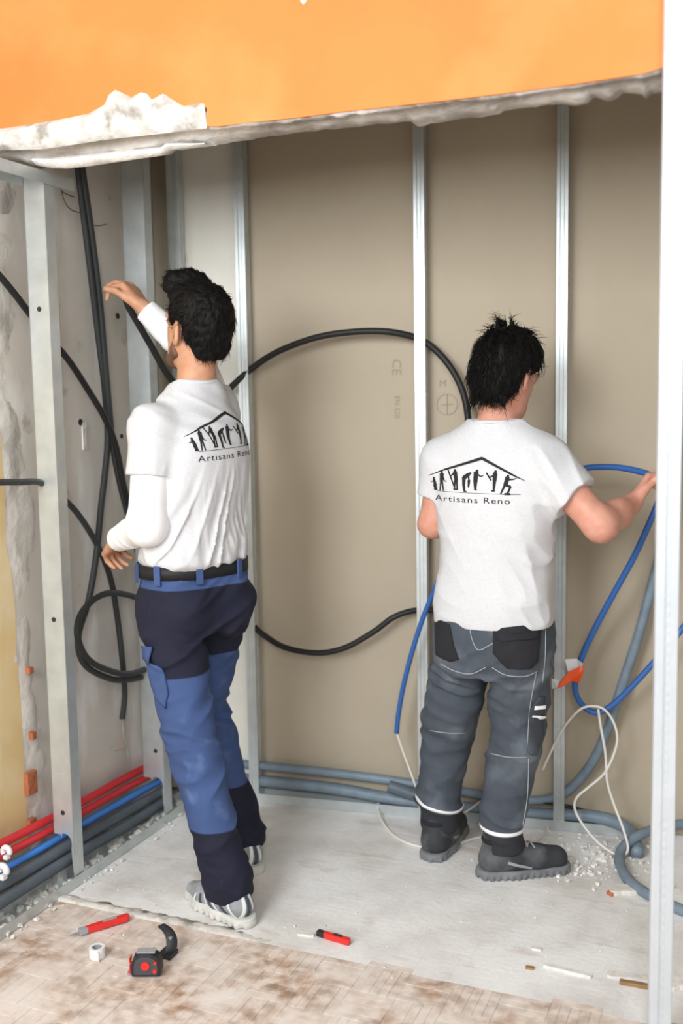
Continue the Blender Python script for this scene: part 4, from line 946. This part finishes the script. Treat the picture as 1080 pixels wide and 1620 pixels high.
    s.cut(nb+Z*.012, unit(Z*1.0+f*.30))
    vax = [unit(r*.75+Z*.5), unit(Z-r*.35), f]
    def fl_(P):
        low = np.clip((1.33-P[:, 2])/.2, 0, 1)*np.clip((P[:, 2]-.95)/.06, .3, 1); hi = np.clip((P[:, 2]-1.33)/.08, 0, 1)
        t = (P-pel)@r; 
        sw = np.clip(1-(t+.12)/.3, -.3, 1)[:, None]; Pw = P+Z*0+r*(sw*np.clip(P[:, 2:3]-1.02, 0, .4)*-.55)
        a = folds(Pw, [r, Z, f], (30, 3.2, 8), .013, 2.3, 1.8)*low
        b = folds(Pw, [unit(r+Z*.5), unit(r*.5-Z), f], (42, 6, 12), .006, 7.1)*low
        c = folds(P, [unit(Z+r*.45), unit(r-Z*.45), f], (34, 5, 9), .009, 4.4)*hi
        return a+b+c
    s.disp(fl_)
    shirt, V, F = sdf_obj('t_shirt', s, .0045, MT['shirt'], body, base, 1)
    bv = bvh_of(V, F)
    n = unit(ft_*.9+V3(0, 0, 0)); u = rt_
    logo(shirt, bv, V3(-1.585, 2.66, 1.338)-ft_*.13+rt_*LOGO_A[0]+Z*LOGO_A[1], u, n, base, 1.0, LOGO_AT)
    # collar
    cc = [nb+Z*.010+r*math.cos(a)*.067+f*math.sin(a)*.064-f*.0-Z*.022*max(0, math.sin(a)) for a in np.linspace(0, 2*math.pi, 26)]
    tube('collar', [p-base for p in cc], .0055, MT['shirt'], shirt, n=3, seg=8)
    # long white sleeves worn under it
    for a, b, c, g in ((ls, le, lw, 1), (rs, re, rw, 1)):
        s = Solid(); d0 = unit(b-a); d1 = unit(c-b)
        s.cone(a+d0*.08, b, .054, .054, .03); s.cone(b, c-d1*.012, .052, .037, .03); s.cut(c-d1*.010, d1)
        s.disp(lambda P, d1=d1, d0=d0: folds(P, [d1, np.cross(d1, d0), d0], (55, 12, 20), .006, 3.3)*np.clip(1-np.abs((P-b)@d1-.09)/.11, .15, 1))
        sdf_obj('white_sleeve', s, .0045, MT['sleeve'], body, base, 1)
    # trousers
    s = Solid()
    s.loft([(.80, -1.597, 2.66, .150, .110), (.84, -1.597, 2.66, .170, .126), (.88, -1.604, 2.66, .174, .130), (.94, -1.606, 2.66, .168, .122), (.975, -1.606, 2.66, .164, .118)], r, .03, 2.3)
    for h_, k_, a_, q in ((lh, lk, la, -1), (rh, rk, ra, 1)):
        s.cone(h_-Z*.02, k_, .094, .074, .012); s.cone(k_, a_+(k_-a_)*.25, .074, .062, .012); s.cone(a_+(k_-a_)*.25, a_+(k_-a_)*.02, .062, .060, .02)
        s.cone(a_+(k_-a_)*.02, a_+f*.02-Z*.01, .058, .056, .02)
    s.ell(pel-f*.070-r*.078-Z*.06, [r, f, Z], (.082, .068, .10), .02); s.ell(pel-f*.070+r*.078-Z*.06, [r, f, Z], (.082, .068, .10), .02)
    def tf_(P):
        z = P[:, 2]; kn = np.exp(-((z-.47)/.09)**2)+1.2*np.exp(-((z-.12)/.07)**2)+.8*np.exp(-((z-.74)/.07)**2)
        return folds(P, [unit(Z+r*.35), unit(r-Z*.3), f], (34, 7, 9), .013, 1.2)*np.clip(kn, .15, 1)+folds(P, [unit(Z-r*.6), unit(r), f], (24, 6, 8), .012, 5.5)
    s.disp(tf_)
    s.cut((0, 0, .045), (0, 0, -1)); s.cut((0, 0, .972), (0, 0, 1))
    def navy(P):
        z = P[:, 2]; e = (P-pel)@r; w_ = .010*(vnoise(P*9)-.5)
        seat = np.minimum(.938-z, z-(.700+.10*e+w_)); shin = (.262+.02*e+w_*.5)-z
        front = ((P-(lk+(la-lk)*np.clip((lk[2]-z)/(lk[2]-la[2]), -1, 1)[:, None]))@f)-.052
        return np.maximum(np.maximum(seat, shin), np.minimum(np.minimum(front, .60-z), .02-e))
    tro, V, F = sdf_obj('trousers', s, .0048, MT['workblue'], body, base, 1, {'navy': navy}); bt = bvh_of(V, F)
    # belt and loops
    def ring(z, a, b, n=48, ax=0.): return [V3(-1.606, 2.66, z)+r*sel(math.cos(t))*a+f*sel(math.sin(t))*b for t in np.linspace(0, 2*math.pi, n+1)]
    v = []; m_ = 49; fc = []
    for (z, g) in ((.966, 0), (.966, .009), (1.004, .009), (1.004, 0)): v += [p-base for p in ring(z, .164+g, .119+g)]
    for j in range(3):
        for i in range(48): fc.append((j*m_+i, j*m_+i+1, (j+1)*m_+i+1, (j+1)*m_+i))
    pyd('belt', v, fc, MT['belt'], body, True)
    for t in (-1.9, -1.15, -2.75, .2, 2.9, 1.4):
        c = V3(-1.606, 2.66, .980)+r*sel(math.cos(t))*.176+f*sel(math.sin(t))*.131; n_ = unit(r*math.cos(t)+f*math.sin(t)*1.3); tg = np.cross(Z, n_)
        MB().box(c-base, (.010, .003, .028), [tg, n_, Z]).build('belt_loop', MT['bluecloth'], tro, bevel=.001)
    # cargo pocket on the outer left thigh
    def patch(name, px, m, off=.004, th=.004, par=tro, bvh=bt):
        P0 = [np.array(p, float) for p in px]; c = np.mean(P0, axis=0); d = ray(*c); hit = bvh.ray_cast(Vector(CAMP), Vector(unit(d)))
        if hit[0] is None: return
        n_ = unit(-np.array(hit[1])); C0 = np.array(hit[0]); pts = []
        n_ = unit(n_*.6+unit(d)*.6)
        uu = unit(np.cross(n_, Z)); vv = np.cross(uu, n_)
        for p in P0:
            d = ray(*p); t = ((C0-CAMP)@n_)/(d@n_); q = CAMP+d*t-C0; pts.append((q@uu, q@vv))
        v, fc = refine(pts, [tuple(range(len(pts)))], .014); v, fc = on_cloth(bvh, v, fc, C0, uu, vv, n_, off)
        if not fc: return
        v2, f2 = thick(v, fc, n_, th); o = pyd(name, v2, f2, m, par, True, base)
        bm = bmesh.new(); bm.from_mesh(o.data); bmesh.ops.recalc_face_normals(bm, faces=bm.faces); bm.to_mesh(o.data); bm.free(); return o
    patch('cargo_pocket', [(232, 1042), (262, 1056), (268, 1098), (262, 1120), (246, 1104), (238, 1080)], MT['bluecloth'], .008, .010)
    patch('pocket_flap', [(226, 1018), (246, 1022), (242, 1048), (228, 1040)], MT['bluecloth'], .014, .008)
    # running shoes
    for a_, d_, lift in ((la, unit(V3(-.93, .36, 0)), 0.0), (ra, unit(V3(-.80, .60, 0)), 0.)):
        g = V3(a_[0], a_[1], 0); sd = V3(d_[1], -d_[0], 0); o = empty('running_shoe', (0, 0, 0)); o.parent = body
        s = Solid(); s.cone(g-d_*.045+Z*.055, g+d_*.02+Z*.06, .037, .040, .02); s.cone(g+d_*.02+Z*.055, g+d_*.105+Z*.040, .042, .034, .03, flat=Z, fs=1.1); s.cone(g+d_*.10+Z*.036, g+d_*.165+Z*.032, .036, .024, .03)
        s.cone(g-d_*.025+Z*.085, g+d_*.01+Z*.095, .034, .036, .02); s.cut((0, 0, .018), (0, 0, -1)); s.cut(g+Z*.115, Z)
        up, V, F = sdf_obj('upper', s, .004, MT['shoe'], o, base, 1); bs = bvh_of(V, F)
        s = Solid(); s.cone(g-d_*.052+Z*.016, g+d_*.03+Z*.014, .040, .041, .02, flat=Z, fs=1.); s.cone(g+d_*.03+Z*.014, g+d_*.10+Z*.012, .041, .044, .02); s.cone(g+d_*.10+Z*.012, g+d_*.172+Z*.018, .044, .026, .02)
        s.cut((0, 0, .002), (0, 0, -1)); s.cut(g+Z*.030, unit(Z-d_*.02)); s.disp(lambda P: .0022*np.sign(np.sin((P@d_)*260))*(P[:, 2] < .014)); sdf_obj('sole', s, .0035, MT['shoesole'], o, base, 0)
        for side in (-1, 1):
            for i, (x, dx, w_, m) in enumerate(((-.055, .03, .010, 'shoewhite'), (-.025, .03, .009, 'shoedark'), (.0, .03, .009, 'shoewhite'), (.03, .02, .009, 'shoedark'), (.055, .012, .009, 'shoewhite'), (.085, .0, .009, 'shoedark'), (.115, -.01, .008, 'shoewhite'))):
                L_ = ([], []); stroke(L_, (x, .028), (x+dx, .082-.010*i/2), w_, w_*.7); v, fc = refine(L_[0], L_[1], .010)
                v, fc = on_cloth(bs, v, fc, g, d_, Z, -sd*side, .0016)
                if fc: pyd('shoe_stripe', v, fc, MT[m], o, True, base)
        for x, w_, m in ((-.018, .008, 'shoewhite'), (0, .010, 'shoedark'), (.018, .008, 'shoewhite')):
            L_ = ([], []); stroke(L_, (x, .032), (x*.6, .085), w_, w_*.8); v, fc = refine(L_[0], L_[1], .010); v, fc = on_cloth(bs, v, fc, g, sd, Z, d_, .0016)
            if fc: pyd('shoe_stripe', v, fc, MT[m], o, True, base)
        cr = [g+Z*.100-d_*.012+d_*.036*math.cos(t)+sd*.030*math.sin(t)+Z*.012*max(0, -math.cos(t)) for t in np.linspace(0, 2*math.pi, 20)]
        tube('shoe_collar', [p-base for p in cr], .007, MT['shoedark'], o, n=3, seg=8)
        for i in range(4):
            x = .030+i*.020; p0, p1 = g+d_*x+sd*.022+Z*.2, g+d_*(x+.006)-sd*.022+Z*.2; pts = []
            for t in np.linspace(0, 1, 6):
                h = bs.ray_cast(Vector(p0+(p1-p0)*t), Vector((0, 0, -1)))
                if h[0]: pts.append(np.array(h[0])+Z*.002-base)
            if len(pts) > 2: tube('lace', pts, .0026, MT['shoewhite'], o, n=3, seg=6)
    return body

def person_b():
    fwd = math.radians(-6); f = V3(-math.sin(fwd), math.cos(fwd), 0); r = V3(math.cos(fwd), math.sin(fwd), 0); Z = V3(0, 0, 1)
    base = V3(-.87, 3.06, 0); pel = V3(-.790, 3.045, .80)
    lh, rh = pel-r*.088-Z*.02, pel+r*.088-Z*.02
    la, ra = V3(-.992, 3.115, .10), V3(-.757, 3.035, .10); lk, rk = V3(-.950, 3.10, .445), V3(-.727, 3.065, .435)
    nb = V3(-.782, 3.045, 1.395); hc = V3(-.748, 3.06, 1.540)
    ha = math.radians(-22); hf = unit(V3(-math.sin(ha), math.cos(ha), -.34)); hu = unit(Z-hf*(Z@hf)+V3(.05, 0, 0)); hf = unit(hf-hu*(hf@hu)); hr = np.cross(hf, hu)
    ls, rs = V3(-.945, 3.05, 1.282), V3(-.640, 3.02, 1.282)
    le, lw = V3(-.985, 3.045, 1.085), V3(-.90, 3.24, 1.03)
    re = at_y(950, 832, 2.985); rw = at_y(1000, 796, 3.16)
    s = Solid(); head_solid(s, hc, hf, hu, .96)
    s.cone(nb-Z*.03, hc-hu*.055-hf*.015, .060, .057, .03)
    s.loft([(.74, *pel[:2], .14, .10), (.86, -.79, 3.045, .145, .105), (1.0, -.785, 3.045, .145, .11), (1.18, -.785, 3.045, .155, .105), (1.32, *nb[:2], .11, .08)], r, .05)
    for a, b, c in ((lh, lk, la), (rh, rk, ra)):
        fd = f if c is la else unit(V3(.86, .5, 0)); s.cone(a, b, .072, .050, .03); s.cone(b, c, .048, .035, .02); s.cone(c, c+fd*.13-Z*.06, .034, .026, .02); s.cone(c, c-fd*.05-Z*.05, .034, .028, .02)
    s.cone(nb-Z*.05, ls, .05, .05, .04); s.cone(ls, le, .047, .041, .02); s.cone(le, lw, .041, .028, .02)
    s.cone(nb-Z*.05, rs, .05, .05, .04); s.cone(rs, re, .053, .046, .02); s.cone(re+Z*.005, re*.5+rw*.5, .044, .039, .03); s.cone(re*.5+rw*.5, rw, .039, .031, .03)
    hd = unit(at_y(1023, 760, 3.20)-rw)
    hand_solid(s, rw, hd, unit(V3(.75, .1, -.20)), unit(V3(-.6, -.5, .6)), (.7, .9, .6), 1.05, per=[(.9, 1.1, .7), (1.0, 1.1, .7), (1.0, 1.1, .7), (1.0, 1.0, .7)], thumb=.2)
    hand_solid(s, lw, unit(V3(.6, .6, .1)), unit(V3(.3, -.6, .3)), unit(V3(0, 0, 1)), (.5, .7, .5), .98)
    body, *_ = sdf_obj('person', s, .0042, MT['skinB'], None, base); body.location = base
    tag(body, 'worker in grey T-shirt and worn dark grey trousers, holding blue conduit at the right', 'person', 'workers seen from behind')
    brow_eyes(body, hc, hf, hu, base, .96)
    # hair: thick, tousled
    s = Solid(); A = [hr, hf, hu]
    s.ell(hc+hu*.026-hf*.020, A, (.094, .108, .104), .02); s.ell(hc-hf*.060-hu*.040, A, (.080, .055, .072), .03)
    rg = random.Random(5)
    for i in range(150):
        th, ph = rg.uniform(0, 2*math.pi), rg.uniform(-.35, 1.0); d = unit(hr*math.cos(th)*math.cos(ph)+hf*math.sin(th)*math.cos(ph)+hu*math.sin(ph))
        if d@hf > .55 and d@hu < .5: continue
        if d@hu < -.1 and d@hf > -.1: continue
        p = hc+hu*.024-hf*.020+np.array(A).T@(np.array([.092, .106, .102])*(np.array(A)@d)); tang = unit(np.cross(d, np.cross(hu*.3-hf*.2-Z*.0+V3(.3, 0, .1)*rg.uniform(-1, 1), d))-hu*(.9 if d@hu < .6 else -.2))
        s.cone(p-d*.006, p+tang*rg.uniform(.022, .036)+d*rg.uniform(-.004, .006), .007, .0025, .006)
    for i in range(16):
        x = -.058+.116*i/15; p = hc-hf*(.085-abs(x)*.35)-hu*.085+hr*x; s.cone(p, p-hu*rg.uniform(.020, .040)+hf*.004+hr*rg.uniform(-.006, .006), .011, .003, .005)
    for i in range(9):
        p = hc+hu*.108-hf*.03+hr*rg.uniform(-.04, .03)+hf*rg.uniform(-.03, .03); s.cone(p, p+hu*rg.uniform(.008, .018)+hr*rg.uniform(-.025, .025), .006, .002, .010)
    s.cut(hc+hf*.002-hu*.020, unit(hf*.9-hu*.40))
    for q in (-1, 1): s.ell(hc+hr*q*.098-hu*.028-hf*.004, A, (.042, .032, .046), .008, -1)
    s.disp(lambda P: .007*(vnoise(((P-hc)@np.array(A).T)*np.array([95, 95, 30]))-.5))
    ho, V, F = sdf_obj('hair', s, .0036, MT['hair'], body, base, 0)
    strands(ho, V, F, hc, hc-hf*.045+hu*.11, 2200, .026, .048, base, 4, lambda p: min(np.linalg.norm(p-(hc+hr*q*.090-hu*.03-hf*.0)) for q in (-1, 1)) > .042, .0012, .42)
    s = Solid(); s.ell(hc+hu*.050+hf*.008, A, (.084, .100, .080), .02); s.cut(hc+hu*.065+hf*.05, unit(-hu+hf*.35)); s.disp(lambda P: .007*(vnoise(((P-hc)@np.array(A).T)*np.array([70, 34, 70])+3)-.5)); sdf_obj('fringe', s, .004, MT['hair'], body, base, 0)
    # T-shirt
    s = Solid()
    s.loft([(.75, -.790, 3.05, .176, .128), (.83, -.790, 3.05, .180, .136), (.93, -.785, 3.05, .172, .132), (1.04, -.785, 3.05, .172, .130), (1.14, -.785, 3.045, .182, .128), (1.22, -.785, 3.045, .190, .122), (1.29, -.785, 3.045, .172, .104), (1.345, -.783, 3.045, .115, .082), (1.395, -.782, 3.047, .074, .070)], r, .03, 2.4)
    s.cone(nb-Z*.045-r*.05, ls, .055, .070, .05); s.cone(nb-Z*.045+r*.05, rs, .055, .072, .05)
    ld, rd = unit(le-ls), unit(re-rs); 
    sl = Solid(); sl.cone(ls, ls+ld*.16, .066, .062, 0); sl.cut(ls+ld*.118, ld); s.sub(sl, .025)
    sl = Solid(); sl.cone(rs, rs+rd*.18, .070, .074, 0); sl.cut(rs+rd*.145, unit(rd+r*.15)); s.sub(sl, .03)
    def fl_(P):
        low = np.clip((1.15-P[:, 2])/.2, .25, 1); e = (P-pel)@r
        return folds(P, [unit(Z+r*.25), unit(r-Z*.2), f], (17, 6, 9), .013, 3.1)*low*np.clip((np.abs(e)-.02)/.12, .35, 1)+folds(P, [unit(r+Z*.6), unit(Z-r*.6), f], (24, 5, 12), .010, 8.2)*np.clip((e-.02)/.1, .3, 1)
    s.disp(fl_); s.cut(nb+Z*.004, unit(Z+f*.3)); s.cut((-.79, 0, .790), unit(V3(.03, 0, -1)))
    shirt, V, F = sdf_obj('t_shirt', s, .0045, MT['shirt'], body, base, 1); bv = bvh_of(V, F)
    n = unit(ray(747, 780)*np.array([1, 1, 0])); u = unit(np.cross(n, Z)); org = at_y(752, 780, 2.92)
    logo(shirt, bv, org, u, n, base, 1.0, math.radians(-.5))
    cc = [nb+Z*.003+r*math.cos(a)*.072+f*math.sin(a)*.068-Z*.022*max(0, math.sin(a)) for a in np.linspace(0, 2*math.pi, 26)]
    tube('collar', [p-base for p in cc], .0055, MT['shirt'], shirt, n=3, seg=8)
    cc = [nb+Z*(.022-.03*math.sin(a))+r*math.cos(a)*.062+f*math.sin(a)*.060-f*.004+r*.004 for a in np.linspace(0, 2*math.pi, 40)]
    tube('necklace', [p-base for p in cc], .0016, MT['gold'], body, n=2, seg=6)
    # trousers
    s = Solid()
    s.loft([(.645, -.80, 3.05, .150, .115), (.685, -.797, 3.05, .172, .130), (.74, -.79, 3.05, .180, .135), (.80, -.79, 3.05, .176, .130), (.83, -.79, 3.05, .172, .126)], r, .03, 2.4)
    for h_, k_, a_, q in ((lh, lk, la, -1), (rh, rk, ra, 1)):
        s.cone(h_-Z*.06, k_, .096, .082, .012); s.cone(k_, a_+Z*.10, .080, .066, .012); s.cone(a_+Z*.10, a_+Z*.012, .066, .062, .02)
    for q in (-1, 1): s.ell(pel-f*.075+r*q*.08-Z*.08, [r, f, Z], (.086, .062, .10), .02)
    def tf_(P):
        z = P[:, 2]; kn = .8*np.exp(-((z-.42)/.10)**2)+1.2*np.exp(-((z-.16)/.06)**2)+np.exp(-((z-.60)/.07)**2)
        return folds(P, [unit(Z+r*.3), unit(r-Z*.3), f], (30, 6, 8), .017, 6.2)*np.clip(kn, .2, 1)+folds(P, [unit(Z-r*.5), unit(r), f], (20, 5, 8), .010, 2.5)
    s.disp(tf_); s.cut((0, 0, .082), (0, 0, -1))
    tro, V, F = sdf_obj('trousers', s, .0048, MT['denim'], body, base, 1, {'cuff': lambda P: np.where((P-pel)@r < -.08, .168-.28*((P-la)@r)-P[:, 2], .148-.06*((P-ra)@r)-P[:, 2])}); bt = bvh_of(V, F)
    def patch(name, px, m, off=.004, th=.003):
        P0 = [np.array(p, float) for p in px]; c = np.mean(P0, axis=0); d = ray(*c); n_ = unit(d*np.array([1, 1, 0])); hit = bt.ray_cast(Vector(CAMP), Vector(unit(d)))
        if hit[0] is None: return
        C0 = np.array(hit[0]); uu = unit(np.cross(n_, Z)); pts = []
        for p in P0: d = ray(*p); t = ((C0-CAMP)@n_)/(d@n_); q = CAMP+d*t-C0; pts.append((q@uu, q[2]))
        v, fc = refine(pts, [tuple(range(len(pts)))], .014); v, fc = on_cloth(bt, v, fc, C0, uu, Z, n_, off)
        if not fc: return
        v2, f2 = thick(v, fc, n_, th); o = pyd(name, v2, f2, m, tro, True, base)
        bm = bmesh.new(); bm.from_mesh(o.data); bmesh.ops.recalc_face_normals(bm, faces=bm.faces); bm.to_mesh(o.data); bm.free(); return o
    def seam(px, name='seam', w_=1.6):
        pts = []
        for p in spline([(*q, 0) for q in px], 8):
            h = bt.ray_cast(Vector(CAMP), Vector(unit(ray(p[0], p[1]))))
            if h[0] and (not pts or np.linalg.norm(np.array(h[0])-base-pts[-1]) < .06): pts.append(np.array(h[0])-base-unit(ray(p[0], p[1]))*.0012)
        if len(pts) > 3: v, fc = tube_mesh(pts, .0016, 6); pyd(name, v, fc, MT['stitch'], tro, True)
    patch('back_pocket', [(688, 985), (712, 990), (718, 1020), (726, 1040), (712, 1046), (690, 1040)], MT['dark'])
    patch('back_pocket', [(780, 998), (856, 990), (850, 1050), (838, 1060), (802, 1058), (780, 1036)], MT['dark'])
    patch('pocket_hem', [(786, 1006), (850, 1002), (849, 1012), (787, 1014)], MT['dark'], .009)
    patch('thigh_pocket', [(836, 1118), (848, 1100), (858, 1102), (856, 1160), (846, 1196), (833, 1190)], MT['denim'], .010, .010)
    patch('tool_loop', [(842, 1112), (858, 1116), (857, 1122), (841, 1118)], MT['reflect'], .016)
    patch('tool_loop', [(840, 1126), (858, 1130), (857, 1136), (839, 1132)], MT['reflect'], .016)
    seam([(742, 985), (746, 1010), (756, 1028), (772, 1022), (785, 1014)]); seam([(696, 1050), (720, 1062), (745, 1066), (768, 1056)]); seam([(778, 1056), (800, 1068), (830, 1070), (850, 1062)])
    seam([(680, 1156), (710, 1160), (738, 1160)]); seam([(776, 1192), (805, 1198), (834, 1198)]); seam([(848, 1064), (838, 1120), (834, 1180)]); seam([(836, 1200), (834, 1260), (826, 1310)]); seam([(863, 990), (862, 1040), (858, 1080)])
    # reflective bands at the hems
    for a_, k_, z0, tl in ((la, lk, .175, -.28), (ra, rk, .155, -.06)):
        c = a_+(k_-a_)*((z0-a_[2])/(k_[2]-a_[2])); vi = []; fi = []; nn = 40
        for j, (dz, g) in enumerate(((-.0048, .0), (-.0048, .004), (.0048, .004), (.0048, .0))):
            for i in range(nn):
                t = 2*math.pi*i/nn; d = r*math.cos(t)+f*math.sin(t); o0 = c+Z*(dz+tl*.066*math.cos(t)*1.0)
                h = bt.ray_cast(Vector(o0+d*.16), Vector(-d), .16); R_ = np.linalg.norm(np.array(h[0])-o0) if h[0] else .066
                vi.append(o0+d*(min(R_, .09)+g-.001 if True else 0)-base)
            if j:
                for i in range(nn): fi.append(((j-1)*nn+i, (j-1)*nn+(i+1) % nn, j*nn+(i+1) % nn, j*nn+i))
        pyd('reflective_band', vi, fi, MT['reflect'], tro, True)
    # safety boots
    for a_, d_ in ((la, unit(V3(.06, 1, 0))), (ra, unit(V3(.86, .5, 0)))):
        g = V3(a_[0], a_[1], 0); sd = V3(d_[1], -d_[0], 0); o = empty('safety_boot', (0, 0, 0)); o.parent = body
        s = Solid(); s.cone(g-d_*.030+Z*.06, g-d_*.018+Z*.125, .043, .046, .02); s.cone(g-d_*.035+Z*.05, g+d_*.03+Z*.06, .042, .044, .02); s.cone(g+d_*.02+Z*.062, g+d_*.10+Z*.046, .045, .040, .03); s.cone(g+d_*.10+Z*.045, g+d_*.165+Z*.042, .043, .038, .02)
        s.cut((0, 0, .022), (0, 0, -1)); s.cut(g+Z*.155, Z); up, V, F = sdf_obj('upper', s, .004, MT['boot'], o, base, 1); bs = bvh_of(V, F)
        s = Solid(); s.cone(g-d_*.042+Z*.015, g+d_*.03+Z*.014, .046, .046, .02); s.cone(g+d_*.03+Z*.014, g+d_*.17+Z*.014, .048, .042, .02); s.cut((0, 0, .002), (0, 0, -1)); s.cut((0, 0, .028), (0, 0, 1))
        s.disp(lambda P: .002*np.sign(np.sin((P@d_)*300))*(P[:, 2] < .016)); sdf_obj('sole', s, .0035, MT['bootsole'], o, base, 0)
        cr = [g+Z*.118-d_*.020+d_*.040*math.cos(t)+sd*.038*math.sin(t) for t in np.linspace(0, 2*math.pi, 20)]
        tube('padded_collar', [p-base for p in cr], .010, MT['dark'], o, n=3, seg=8)
        for i in range(4):
            x = .020+i*.022; pts = []
            for t in np.linspace(-.024, .024, 7):
                h = bs.ray_cast(Vector(g+d_*(x+t*.2)+sd*t+Z*.2), Vector((0, 0, -1)))
                if h[0]: pts.append(np.array(h[0])+Z*.002-base)
            if len(pts) > 2: tube('lace', pts, .0028, MT['stitch'], o, n=3, seg=6)
        for side in (-1, 1):
            L_ = ([], []); stroke(L_, (.0, .06), (.075, .034), .007, .006); v, fc = refine(L_[0], L_[1], .010); v, fc = on_cloth(bs, v, fc, g, d_, Z, -sd*side, .0015)
            if fc: pyd('boot_trim', v, fc, MT['stitch'], o, True, base)
    return body
MT['beard'] = mat('short_beard', (.20, .105, .065), .7, var=.4, vscale=150, bump=.3, bscale=300)
LOGO_A = (.018, .0); LOGO_AT = math.radians(3)
person_a()
person_b()
